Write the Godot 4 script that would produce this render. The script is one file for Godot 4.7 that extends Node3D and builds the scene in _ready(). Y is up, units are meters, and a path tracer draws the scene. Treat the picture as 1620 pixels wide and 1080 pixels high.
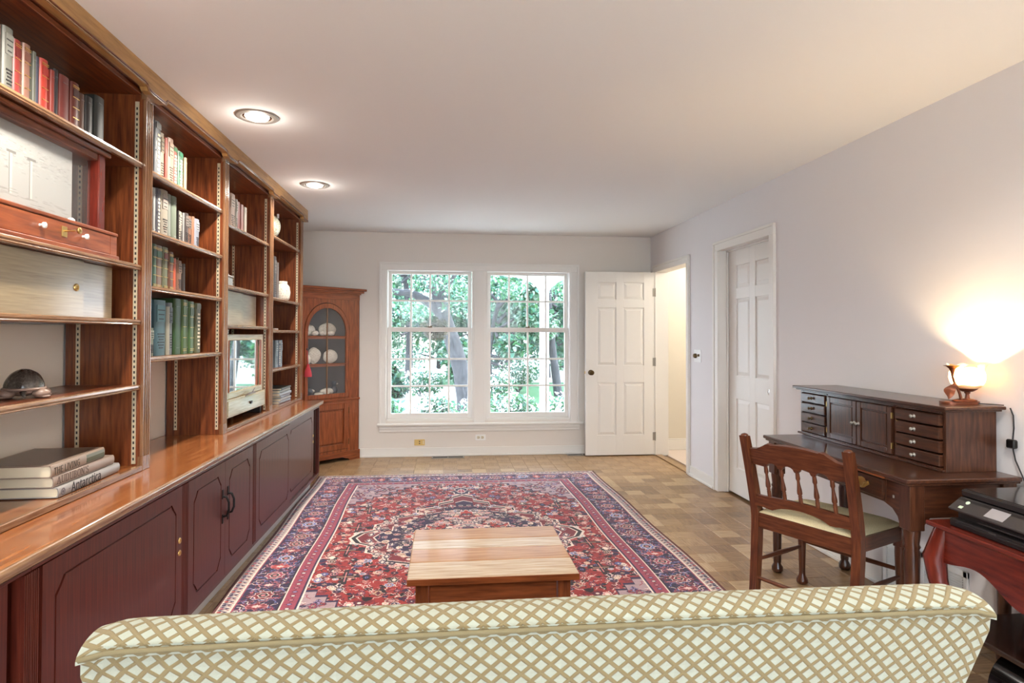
extends Node3D
# A study with a wall of bookcases, a Persian rug, a writing desk and a window on a wooded garden.

const XL := -1.60      # left wall
const XR := 2.318      # right wall
const ZF := 9.6        # wall behind the camera
const H := 2.44        # ceiling height
const XB := -1.27      # face of the bookcases
const XC := -1.064     # front edge of the worktop
const HC := 0.748      # worktop height

var M := {}
var taken := {}
var rng := RandomNumberGenerator.new()

# ------------------------------------------------------------------ geometry
class G:
	var v := PackedVector3Array()
	var n := PackedVector3Array()
	var t := PackedVector2Array()
	var xf := Transform3D()
	func tri(a: Vector3, b: Vector3, c: Vector3, na: Vector3, nb: Vector3, nc: Vector3, ua := Vector2.ZERO, ub := Vector2.ZERO, uc := Vector2.ZERO) -> void:
		var cr := (b - a).cross(c - a)
		if cr.length_squared() < 1e-18:
			return
		if cr.dot(na + nb + nc) > 0.0:
			var q := b
			b = c
			c = q
			q = nb
			nb = nc
			nc = q
			var w := ub
			ub = uc
			uc = w
		v.append(xf * a)
		v.append(xf * b)
		v.append(xf * c)
		n.append((xf.basis * na).normalized())
		n.append((xf.basis * nb).normalized())
		n.append((xf.basis * nc).normalized())
		t.append(ua)
		t.append(ub)
		t.append(uc)
	func flat(a: Vector3, b: Vector3, c: Vector3, nn: Vector3) -> void:
		tri(a, b, c, nn, nn, nn)
	func quad(a: Vector3, b: Vector3, c: Vector3, d: Vector3, nn: Vector3, u0 := Vector2(0, 0), u1 := Vector2(1, 1)) -> void:
		var ub := Vector2(u1.x, u0.y)
		var ud := Vector2(u0.x, u1.y)
		tri(a, b, c, nn, nn, nn, u0, ub, u1)
		tri(a, c, d, nn, nn, nn, u0, u1, ud)
	# box by its two corners, edges chamfered by ch
	func bb(lo: Vector3, hi: Vector3, ch := 0.0015) -> G:
		return box((lo + hi) / 2.0, (hi - lo).abs(), ch)
	func box(c: Vector3, s: Vector3, ch := 0.0015) -> G:
		var hs := s / 2.0
		ch = minf(ch, minf(hs.x, minf(hs.y, hs.z)) * 0.45)
		for ax in 3:
			var u := (ax + 1) % 3
			var w := (ax + 2) % 3
			for sg in [-1.0, 1.0]:
				var nn := Vector3.ZERO
				nn[ax] = sg
				var p := []
				for k in [[-1, -1], [1, -1], [1, 1], [-1, 1]]:
					var q := c
					q[ax] += sg * hs[ax]
					q[u] += k[0] * (hs[u] - ch)
					q[w] += k[1] * (hs[w] - ch)
					p.append(q)
				quad(p[0], p[1], p[2], p[3], nn)
		if ch <= 0.0:
			return self
		for ax in 3:
			var u := (ax + 1) % 3
			var w := (ax + 2) % 3
			for su in [-1.0, 1.0]:
				for sw in [-1.0, 1.0]:
					var nn := Vector3.ZERO
					nn[u] = su * 0.7071
					nn[w] = sw * 0.7071
					var p := []
					for k in [[-1, 0], [1, 0], [1, 1], [-1, 1]]:
						var q := c
						q[ax] += k[0] * (hs[ax] - ch)
						q[u] += su * (hs[u] - (0.0 if k[1] == 0 else ch))
						q[w] += sw * (hs[w] - (ch if k[1] == 0 else 0.0))
						p.append(q)
					quad(p[0], p[1], p[2], p[3], nn)
		for sx in [-1.0, 1.0]:
			for sy in [-1.0, 1.0]:
				for sz in [-1.0, 1.0]:
					var s3 := Vector3(sx, sy, sz)
					var e := c + s3 * hs
					flat(e - Vector3(0, sy * ch, sz * ch), e - Vector3(sx * ch, 0, sz * ch), e - Vector3(sx * ch, sy * ch, 0), s3.normalized())
		return self
	# polygon (in axes ux, uy from o) extruded by d along ux x uy
	func prism(poly: PackedVector2Array, o: Vector3, ux: Vector3, uy: Vector3, d: float, smooth := false) -> G:
		var un := ux.cross(uy).normalized()
		var idx := Geometry2D.triangulate_polygon(poly)
		var P := []
		for q in poly:
			P.append(o + ux * q.x + uy * q.y)
		for i in range(0, idx.size(), 3):
			flat(P[idx[i]], P[idx[i + 1]], P[idx[i + 2]], -un * signf(d))
			flat(P[idx[i]] + un * d, P[idx[i + 1]] + un * d, P[idx[i + 2]] + un * d, un * signf(d))
		var area := 0.0
		for i in poly.size():
			area += poly[i].cross(poly[(i + 1) % poly.size()])
		var sg := signf(area)
		var nrm := []
		for i in poly.size():
			var e: Vector2 = poly[(i + 1) % poly.size()] - poly[i]
			var m := Vector2(e.y, -e.x).normalized() * sg
			nrm.append((ux * m.x + uy * m.y).normalized())
		for i in poly.size():
			var j := (i + 1) % poly.size()
			var na: Vector3 = nrm[i]
			var nb: Vector3 = nrm[i]
			if smooth:
				var pv: Vector3 = nrm[(i + poly.size() - 1) % poly.size()]
				var nx: Vector3 = nrm[j]
				if pv.dot(nrm[i]) > 0.6:
					na = (pv + nrm[i]).normalized()
				if nx.dot(nrm[i]) > 0.6:
					nb = (nx + nrm[i]).normalized()
			tri(P[i], P[j], P[j] + un * d, na, nb, nb)
			tri(P[i], P[j] + un * d, P[i] + un * d, na, nb, na)
		return self
	# profile of (radius, height) turned about the local y axis at c
	func lathe(c: Vector3, prof: Array, segs := 20, wob := 0.0, lobes := 6) -> G:
		var nn := []
		for i in prof.size():
			var a: Vector2 = prof[maxi(i - 1, 0)]
			var b: Vector2 = prof[mini(i + 1, prof.size() - 1)]
			var e := b - a
			nn.append(Vector2(e.y, -e.x).normalized())
		for s in segs:
			var a0 := TAU * s / segs
			var a1 := TAU * (s + 1) / segs
			for i in prof.size() - 1:
				var p := []
				var q := []
				for k in [[i, a0], [i, a1], [i + 1, a1], [i + 1, a0]]:
					var f: Vector2 = prof[k[0]]
					var nv: Vector2 = nn[k[0]]
					var w := 1.0 + wob * cos(k[1] * lobes)
					p.append(c + Vector3(cos(k[1]) * f.x * w, f.y, sin(k[1]) * f.x * w))
					q.append(Vector3(cos(k[1]) * nv.x, nv.y, sin(k[1]) * nv.x))
				tri(p[0], p[1], p[2], q[0], q[1], q[2])
				tri(p[0], p[2], p[3], q[0], q[2], q[3])
		return self
	# round bar along a path
	func tube(path: Array, rad, segs := 10, flatten := 1.0) -> G:
		var up := Vector3.UP
		var rings := []
		var dirs := []
		var last := Vector3.ZERO
		for i in path.size():
			var d: Vector3 = (path[mini(i + 1, path.size() - 1)] - path[maxi(i - 1, 0)]).normalized()
			if last == Vector3.ZERO:
				last = d.cross(up)
				if last.length() < 0.05:
					last = d.cross(Vector3.RIGHT)
			last = (last - d * last.dot(d)).normalized()
			var o := d.cross(last).normalized()
			var r: float = rad[i] if rad is Array else rad
			var ring := []
			for s in segs:
				var a := TAU * s / segs
				ring.append([path[i] + (last * cos(a) + o * sin(a) * flatten) * r, (last * cos(a) + o * sin(a) / flatten).normalized()])
			rings.append(ring)
			dirs.append(d)
		for i in path.size() - 1:
			for s in segs:
				var e := (s + 1) % segs
				var a: Array = rings[i][s]
				var b: Array = rings[i][e]
				var c: Array = rings[i + 1][e]
				var d: Array = rings[i + 1][s]
				tri(a[0], b[0], c[0], a[1], b[1], c[1])
				tri(a[0], c[0], d[0], a[1], c[1], d[1])
		for s in segs:
			var e := (s + 1) % segs
			flat(path[0], rings[0][s][0], rings[0][e][0], -dirs[0])
			flat(path[-1], rings[-1][s][0], rings[-1][e][0], dirs[-1])
		return self
	# f(u, v) -> Vector3 over the unit square; flip turns the normals
	func surf(f: Callable, nu: int, nv: int, flip := false) -> G:
		var P := []
		var N := []
		for j in nv + 1:
			for i in nu + 1:
				var u := float(i) / nu
				var w := float(j) / nv
				var e := 0.002
				P.append(f.call(u, w))
				var du: Vector3 = f.call(u + e, w) - f.call(u - e, w)
				var dv: Vector3 = f.call(u, w + e) - f.call(u, w - e)
				var nn := du.cross(dv)
				nn = nn.normalized() if nn.length() > 1e-12 else Vector3.UP
				N.append(-nn if flip else nn)
		for j in nv:
			for i in nu:
				var a := j * (nu + 1) + i
				var b := a + 1
				var c := a + nu + 2
				var d := a + nu + 1
				var ua := Vector2(float(i) / nu, float(j) / nv)
				var ub := Vector2(float(i + 1) / nu, float(j) / nv)
				var uc := Vector2(float(i + 1) / nu, float(j + 1) / nv)
				var ud := Vector2(float(i) / nu, float(j + 1) / nv)
				tri(P[a], P[b], P[c], N[a], N[b], N[c], ua, ub, uc)
				tri(P[a], P[c], P[d], N[a], N[c], N[d], ua, uc, ud)
		return self
	func blob(c: Vector3, r: Vector3, nu := 16, nv := 10, dent := 0.0, sd := 1.0) -> G:
		var f := func(u: float, w: float) -> Vector3:
			var th := u * TAU
			var ph := (w - 0.5) * PI
			var k := 1.0 + dent * (sin(th * 3.0 + sd) * cos(ph * 2.0 + sd * 2.0) + 0.6 * sin(th * 5.0 - sd * 3.0 + ph * 4.0))
			return c + Vector3(cos(th) * cos(ph) * r.x, sin(ph) * r.y, sin(th) * cos(ph) * r.z) * k
		return surf(f, nu, nv, true)
	func mesh() -> ArrayMesh:
		var a := []
		a.resize(Mesh.ARRAY_MAX)
		a[Mesh.ARRAY_VERTEX] = v
		a[Mesh.ARRAY_NORMAL] = n
		a[Mesh.ARRAY_TEX_UV] = t
		var m := ArrayMesh.new()
		m.add_surface_from_arrays(Mesh.PRIMITIVE_TRIANGLES, a)
		return m

func V(x: float, y: float, z: float) -> Vector3:
	return Vector3(x, y, z)

func P2(a: Array) -> PackedVector2Array:
	var p := PackedVector2Array()
	for i in range(0, a.size(), 2):
		p.append(Vector2(a[i], a[i + 1]))
	return p

# ------------------------------------------------------------------ naming
func numbered(called: String) -> String:
	var k: int = taken.get(called, 0)
	taken[called] = k + 1
	return called if k == 0 else "%s_%03d" % [called, k]

func tag(o: Node, label: String, category := "", group := "", kind := "") -> void:
	if label:
		o.set_meta("label", label)
	if category:
		o.set_meta("category", category)
	if group:
		o.set_meta("group", group)
	if kind:
		o.set_meta("kind", kind)

func thing(called: String, label: String, category: String, at := Vector3.ZERO, turn := 0.0, group := "", kind := "") -> Node3D:
	var o := Node3D.new()
	o.name = numbered(called)
	add_child(o)
	o.position = at
	o.rotation.y = turn
	tag(o, label, category, group, kind)
	return o

func partm(parent: Node3D, called: String, m: Mesh, mat: Material, at := Vector3.ZERO) -> MeshInstance3D:
	var o := MeshInstance3D.new()
	o.name = called
	o.mesh = m
	o.material_override = null
	if m is ArrayMesh:
		o.set_surface_override_material(0, mat)
	else:
		o.material_override = mat
	o.position = at
	parent.add_child(o, true)
	return o

# geometry in the parent's own axes
func part(parent: Node3D, called: String, g: G, mat: Material) -> MeshInstance3D:
	return partm(parent, called, g.mesh(), mat)

# a top-level thing that is one mesh; geometry in its own axes
func single(called: String, g: G, mat: Material, label: String, category: String, at := Vector3.ZERO, turn := 0.0, group := "", kind := "") -> MeshInstance3D:
	var o := MeshInstance3D.new()
	o.name = numbered(called)
	o.mesh = g.mesh()
	o.set_surface_override_material(0, mat)
	add_child(o)
	o.position = at
	o.rotation.y = turn
	tag(o, label, category, group, kind)
	return o

func g_at(base: Vector3) -> G:
	var g := G.new()
	g.xf = Transform3D(Basis(), -base)
	return g

func text_on(parent: Node3D, called: String, s: String, mat: Material, at: Vector3, basis: Basis, size: float, serif := false, depth := 0.0006) -> void:
	var f := SystemFont.new()
	f.font_names = PackedStringArray(["Droid Serif" if serif else "Droid Sans"])
	var tm := TextMesh.new()
	tm.text = s
	tm.font = f
	tm.font_size = 32
	tm.pixel_size = size / 32.0
	tm.depth = depth
	tm.curve_step = 4.0
	var o := MeshInstance3D.new()
	o.name = called
	o.mesh = tm
	o.material_override = mat
	o.transform = Transform3D(basis, at)
	parent.add_child(o, true)

# ------------------------------------------------------------------ materials
func plain(c: Color, rough := 0.6, metal := 0.0) -> StandardMaterial3D:
	var m := StandardMaterial3D.new()
	m.albedo_color = c
	m.roughness = rough
	m.metallic = metal
	return m

func noise_tex(freq: float, oct: int, ramp: Array, sd: int, size := 512, kind := FastNoiseLite.TYPE_SIMPLEX_SMOOTH) -> NoiseTexture2D:
	var f := FastNoiseLite.new()
	f.noise_type = kind
	f.seed = sd
	f.frequency = freq
	f.fractal_octaves = oct
	f.fractal_gain = 0.55
	var t := NoiseTexture2D.new()
	t.width = size
	t.height = size
	t.seamless = true
	t.noise = f
	if ramp:
		var gr := Gradient.new()
		var off := PackedFloat32Array()
		var col := PackedColorArray()
		for i in ramp.size():
			off.append(float(i) / (ramp.size() - 1))
			col.append(ramp[i])
		gr.offsets = off
		gr.colors = col
		t.color_ramp = gr
	return t

# wood whose grain runs along one axis (0 x, 1 y, 2 z); textures are shared between the three directions
var wood_tex := {}
func wood(key: String, axis: int, ramp: Array, rough := 0.35, coat := 0.0, across := 7.0, along := 0.55, sd := 1) -> StandardMaterial3D:
	if not wood_tex.has(key):
		wood_tex[key] = noise_tex(0.012, 5, ramp, sd)
	var m := StandardMaterial3D.new()
	m.albedo_texture = wood_tex[key]
	m.uv1_triplanar = true
	m.uv1_triplanar_sharpness = 8.0
	var s := Vector3.ONE * across
	s[axis] = along
	m.uv1_scale = s
	m.roughness = rough
	if coat > 0.0:
		m.clearcoat_enabled = true
		m.clearcoat = coat
		m.clearcoat_roughness = 0.12
	return m

func woods(key: String, ramp: Array, rough := 0.35, coat := 0.0, across := 7.0, along := 0.55, sd := 1) -> void:
	for ax in 3:
		M[key + "xyz"[ax]] = wood(key, ax, ramp, rough, coat, across, along, sd)
		M[key + "xyz"[ax]].metallic_specular = 0.4

func C(r: int, g: int, b: int) -> Color:
	return Color(r / 255.0, g / 255.0, b / 255.0)

func make_materials() -> void:
	woods("mahog", [C(58, 25, 12), C(94, 46, 23), C(116, 61, 31), C(136, 76, 41)], 0.34, 0.35, 7.0, 0.5, 3)
	woods("mdoor", [C(58, 19, 12), C(74, 27, 17), C(84, 33, 21), C(94, 38, 24)], 0.36, 0.25, 16.0, 0.5, 4)
	woods("wtop", [C(108, 60, 30), C(138, 82, 44), C(156, 96, 54), C(174, 114, 68)], 0.2, 0.6, 6.0, 0.4, 5)
	woods("cornice", [C(122, 88, 50), C(152, 112, 66), C(168, 126, 76), C(180, 138, 88)], 0.4, 0.2, 6.0, 0.6, 6)
	woods("cherry", [C(92, 42, 20), C(124, 62, 32), C(142, 74, 40), C(158, 88, 50)], 0.34, 0.3, 6.0, 0.6, 7)
	woods("walnut", [C(40, 21, 13), C(58, 32, 20), C(72, 41, 26), C(88, 52, 33)], 0.28, 0.45, 9.0, 0.8, 8)
	woods("chair", [C(54, 27, 15), C(78, 40, 23), C(92, 50, 30), C(108, 62, 38)], 0.3, 0.4, 10.0, 1.0, 9)
	woods("redwood", [C(66, 20, 13), C(86, 27, 18), C(98, 33, 22), C(110, 40, 27)], 0.25, 0.5, 6.0, 0.8, 10)
	woods("pine", [C(150, 104, 74), C(186, 138, 100), C(200, 158, 120), C(210, 178, 148)], 0.42, 0.15, 9.0, 0.6, 11)
	woods("palepine", [C(146, 118, 90), C(172, 148, 122), C(188, 170, 148), C(196, 184, 166)], 0.42, 0.15, 9.0, 0.6, 17)
	woods("tableleg", [C(84, 40, 18), C(110, 56, 27), C(128, 68, 35), C(142, 80, 44)], 0.42, 0.15, 9.0, 0.7, 12)
	woods("greenwood", [C(122, 104, 76), C(140, 122, 92), C(150, 132, 100), C(162, 144, 112)], 0.3, 0.4, 14.0, 0.6, 13)
	var oak := [[C(142, 110, 76), C(170, 138, 100), C(186, 154, 116)], [C(124, 94, 64), C(150, 118, 82), C(168, 136, 98)], [C(158, 128, 92), C(184, 154, 116), C(198, 170, 132)], [C(134, 104, 72), C(158, 126, 90), C(178, 146, 106)], [C(112, 84, 58), C(138, 108, 76), C(156, 124, 90)]]
	for i in oak.size():
		woods("oak%d" % i, oak[i], 0.36, 0.15, 11.0, 1.2, 20 + i)
	M.wall = plain(Color(0.88, 0.85, 0.815), 0.85)
	M.wallr = plain(Color(0.88, 0.865, 0.865), 0.8)
	M.ceil = plain(Color(0.91, 0.91, 0.905), 0.9)
	M.trim = plain(Color(0.9, 0.885, 0.86), 0.42)
	M.door = plain(Color(0.9, 0.885, 0.86), 0.42)
	M.hall = plain(Color(0.86, 0.83, 0.77), 0.8)
	M.hallfloor = plain(Color(0.86, 0.8, 0.76), 0.5)
	M.brass = plain(Color(0.82, 0.7, 0.45), 0.28, 1.0)
	M.darkbrass = plain(Color(0.36, 0.29, 0.19), 0.4, 1.0)
	M.iron = plain(Color(0.10, 0.085, 0.08), 0.45, 0.6)
	M.chrome = plain(Color(0.8, 0.8, 0.8), 0.18, 1.0)
	M.steel = plain(Color(0.62, 0.6, 0.57), 0.4, 0.5)
	M.strip = plain(Color(0.78, 0.72, 0.6), 0.42, 0.35)
	M.black = plain(Color(0.025, 0.022, 0.022), 0.35)
	M.gloss_black = plain(Color(0.018, 0.018, 0.02), 0.12)
	M.dark = plain(Color(0.07, 0.04, 0.03), 0.7)
	M.toe = plain(Color(0.74, 0.73, 0.71), 0.5)
	M.edge = plain(Color(0.56, 0.48, 0.40), 0.3)
	M.pages = plain(Color(0.84, 0.79, 0.68), 0.85)
	M.gilt = plain(Color(0.80, 0.66, 0.36), 0.35, 0.7)
	M.cream = plain(Color(0.86, 0.82, 0.72), 0.7)
	M.white = plain(Color(0.93, 0.93, 0.92), 0.4)
	M.ink = plain(Color(0.13, 0.12, 0.13), 0.7)
	M.pane = plain(Color(1, 1, 1, 0.03), 0.0)
	M.pane.transparency = BaseMaterial3D.TRANSPARENCY_ALPHA
	M.pane.metallic_specular = 0.2
	M.backpanel = plain(Color(0.92, 0.87, 0.80), 0.35)
	M.porch = plain(Color(0.87, 0.88, 0.9), 0.6)

# ------------------------------------------------------------------ the whole
func _ready() -> void:
	rng.seed = 7
	# camera
	var cam := Camera3D.new()
	cam.name = "camera"
	add_child(cam)
	cam.position = Vector3(0.0, 1.3235, 6.8794)
	cam.basis = Basis.from_euler(Vector3(0.0144, -0.1058, 0.0027), EULER_ORDER_YXZ)
	cam.set_frustum(0.1 * 1080.0 / 985.1, Vector2(0.0, -0.1 * 24.18 / 985.1), 0.1, 200.0)
	cam.current = true
	# sky and exposure
	var sm := ProceduralSkyMaterial.new()
	sm.sky_top_color = Color(0.80, 0.89, 1.0)
	sm.sky_horizon_color = Color(0.96, 0.98, 1.0)
	sm.ground_bottom_color = Color(0.45, 0.47, 0.42)
	sm.ground_horizon_color = Color(0.8, 0.82, 0.8)
	sm.sky_energy_multiplier = 2.9
	sm.ground_energy_multiplier = 1.6
	var sky := Sky.new()
	sky.sky_material = sm
	var env := Environment.new()
	env.background_mode = Environment.BG_SKY
	env.sky = sky
	env.tonemap_mode = Environment.TONE_MAPPER_LINEAR
	env.tonemap_exposure = 1.33
	env.sdfgi_enabled = true
	env.ssao_enabled = true
	env.ssil_enabled = true
	var we := WorldEnvironment.new()
	we.name = "environment"
	we.environment = env
	add_child(we)
	var sun := DirectionalLight3D.new()
	sun.name = "sun"
	sun.light_energy = 1.2
	sun.light_color = Color(1.0, 0.97, 0.9)
	sun.light_angular_distance = 1.0
	sun.shadow_enabled = true
	add_child(sun)
	sun.look_at_from_position(Vector3.ZERO, Vector3(-0.8, -0.75, -0.06), Vector3.UP)

	make_materials()
	late_materials()
	build_shell()
	build_floor()
	build_windows()
	build_doors()
	build_fittings()
	build_downlights()
	build_bookcases()
	build_base_cabinets()
	fill_bookcases()
	build_corner_cabinet()
	build_rug()
	build_sofa()
	build_coffee_table()
	build_desk()
	build_chair()
	build_lamp()
	build_side_table()
	build_outside()

# ------------------------------------------------------------------ shell
func struct(called: String, g: G, mat: Material, label: String, category: String) -> MeshInstance3D:
	var o := part(self, called, g, mat)
	tag(o, label, category, "", "structure")
	return o

func build_shell() -> void:
	var g := G.new()
	g.bb(V(XL - 0.2, -0.2, -0.2), V(-0.665, H + 0.02, 0), 0)
	g.bb(V(1.405, -0.2, -0.2), V(XR + 0.14, H + 0.02, 0), 0)
	g.bb(V(-0.665, -0.2, -0.2), V(1.405, 0.385, 0), 0)
	g.bb(V(-0.665, 2.04, -0.2), V(1.405, H + 0.02, 0), 0)
	struct("wall_back", g, M.wall, "cream painted wall around the double window", "wall")
	g = G.new().bb(V(XL - 0.2, -0.2, -0.2), V(XL, H + 0.02, ZF + 0.2), 0)
	struct("wall_left", g, M.wall, "cream painted wall behind the bookcases", "wall")
	g = G.new()
	var x1 := XR + 0.14
	g.bb(V(XR, -0.2, -0.2), V(x1, H + 0.02, 0.165), 0)
	g.bb(V(XR, 2.04, 0.165), V(x1, H + 0.02, 1.095), 0)
	g.bb(V(XR, -0.2, 1.095), V(x1, H + 0.02, 1.765), 0)
	g.bb(V(XR, 2.06, 1.765), V(x1, H + 0.02, 2.65), 0)
	g.bb(V(XR, -0.2, 2.65), V(x1, H + 0.02, ZF + 0.2), 0)
	struct("wall_right", g, M.wallr, "pale lilac grey wall with two doors", "wall")
	g = G.new()
	g.bb(V(XL - 0.2, -0.2, ZF), V(-1.3, H + 0.02, ZF + 0.2), 0)
	g.bb(V(2.1, -0.2, ZF), V(x1, H + 0.02, ZF + 0.2), 0)
	g.bb(V(-1.3, -0.2, ZF), V(2.1, 0.05, ZF + 0.2), 0)
	g.bb(V(-1.3, 2.25, ZF), V(2.1, H + 0.02, ZF + 0.2), 0)
	struct("wall_front", g, M.wall, "cream painted wall with wide patio doors", "wall")
	g = G.new().bb(V(XL - 0.2, H, -0.2), V(4.6, H + 0.2, ZF + 0.2), 0)
	struct("ceiling", g, M.ceil, "smooth off-white painted ceiling", "ceiling")
	# room beyond the open door
	g = G.new()
	g.bb(V(x1, -0.2, -0.3), V(4.6, H, -0.13), 0)
	struct("wall_hall_back", g, M.hall, "warm white wall beyond the open door", "wall")
	g = G.new()
	g.bb(V(4.4, -0.2, -0.13), V(4.6, H, 1.75), 0)
	g.bb(V(x1, -0.2, 1.6), V(4.4, H, 1.75), 0)
	struct("wall_hall_side", g, M.hall, "warm white side wall of the hallway", "wall")
	g = G.new().bb(V(x1 - 0.01, -0.1, -0.13), V(4.4, 0.0, 1.6), 0)
	struct("floor_hall", g, M.hallfloor, "pale polished floor beyond the open door", "floor")
	g = G.new()
	g.bb(V(x1, 0, -0.13), V(4.4, 0.11, -0.117), 0.003)
	g.bb(V(x1, 0.11, -0.13), V(4.4, 0.13, -0.122), 0.003)
	struct("baseboard_hall", g, M.trim, "white baseboard in the hallway", "baseboard")
	# baseboards
	g = G.new()
	g.bb(V(-0.92, 0.0, 0), V(XR, 0.095, 0.013), 0.004)
	g.bb(V(-0.92, 0.0, 0.013), V(XR, 0.02, 0.028), 0.007)
	struct("baseboard_back", g, M.trim, "white baseboard under the double window", "baseboard")
	g = G.new()
	for r in [[1.165, 1.695], [2.72, 3.78], [4.34, ZF]]:
		g.bb(V(XR - 0.013, 0, r[0]), V(XR, 0.095, r[1]), 0.004)
		g.bb(V(XR - 0.028, 0, r[0]), V(XR - 0.013, 0.02, r[1]), 0.007)
	struct("baseboard_right", g, M.trim, "white baseboard along the wall with two doors", "baseboard")

func build_floor() -> void:
	var fl := Node3D.new()
	fl.name = "floor"
	add_child(fl)
	tag(fl, "oak parquet floor of small square blocks", "floor", "", "structure")
	var g := G.new().bb(V(XL - 0.2, -0.2, -0.2), V(XR + 0.14, -0.0085, ZF + 0.2), 0)
	part(fl, "subfloor", g, M["oak4x"])
	var S := 0.14
	var all := []
	for i in range(-1, 29):
		for j in range(0, 69):
			var cx := XL + 0.04 + (i + 0.5) * S
			var cz := (j + 0.5) * S
			if cz > ZF or cx > XR or cx < XL - 0.02:
				continue
			if cx < -1.3 and cz > 1.4:
				continue
			if cx > -1.0 and cx < 1.3 and cz > 1.05 and cz < 4.45:
				continue
			var seen := cz < 5.3 and (cx > 1.25 or cz < 1.1)
			var d := Vector2(cx, cz - 6.88).length() + (0.0 if seen else 100.0)
			all.append([d, cx, cz, (i + j) % 2, rng.randi() % 9])
	all.sort_custom(func(a, b): return a[0] < b[0])
	var blk := G.new().box(V(0, -0.004, 0), V(S - 0.0012, 0.008, S - 0.0012), 0.0012).mesh()
	var rest := [G.new(), G.new()]
	for k in all.size():
		var a: Array = all[k]
		var tone: int = [0, 1, 2, 3, 0, 2, 3, 1, 4][a[4]]
		var dy := -0.0003 * float(a[4] % 3)
		if k < 300:
			partm(fl, "parquet_block", blk, M["oak%d%s" % [tone, "x" if a[3] == 0 else "z"]], V(a[1], dy, a[2]))
		else:
			rest[a[3]].box(V(a[1], -0.004 + dy, a[2]), V(S - 0.0012, 0.008, S - 0.0012), 0.0012)
	for k in 2:
		var o := part(fl, "parquet_blocks", rest[k], M["oak%d%s" % [k * 3, "xz"[k]]])
		o.set_meta("kind", "stuff")
	# wooden threshold in the open doorway
	g = G.new().bb(V(XR - 0.012, 0, 0.19), V(XR + 0.06, 0.012, 1.09), 0.005)
	struct("trim_1", g, M["oak3z"], "oak threshold strip in the open doorway", "threshold")

# ------------------------------------------------------------------ windows
func build_sash(parent: Node3D, called: String, gx0: float, gx1: float, gy0: float, gy1: float, fx0: float, fx1: float, fy0: float, fy1: float, z0: float, z1: float, rows: int) -> void:
	var g := G.new()
	g.bb(V(fx0, fy0, z0), V(gx0, fy1, z1), 0.002)
	g.bb(V(gx1, fy0, z0), V(fx1, fy1, z1), 0.002)
	g.bb(V(gx0, fy0, z0), V(gx1, gy0, z1), 0.002)
	g.bb(V(gx0, gy1, z0), V(gx1, fy1, z1), 0.002)
	var s := part(parent, called, g, M.trim)
	var w := (gx1 - gx0) / 4.0
	var h := (gy1 - gy0) / rows
	var zm := (z0 + z1) / 2.0
	for i in range(1, 4):
		part(s, "muntin", G.new().box(V(gx0 + w * i, (gy0 + gy1) / 2.0, zm), V(0.02, gy1 - gy0, 0.026), 0.005), M.trim)
	for j in range(1, rows):
		part(s, "muntin", G.new().box(V((gx0 + gx1) / 2.0, gy0 + h * j, zm), V(gx1 - gx0, 0.02, 0.025), 0.005), M.trim)
	for i in 4:
		for j in rows:
			part(s, "pane", G.new().box(V(gx0 + w * (i + 0.5), gy0 + h * (j + 0.5), zm), V(w - 0.014, h - 0.014, 0.003), 0), M.pane)

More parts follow.
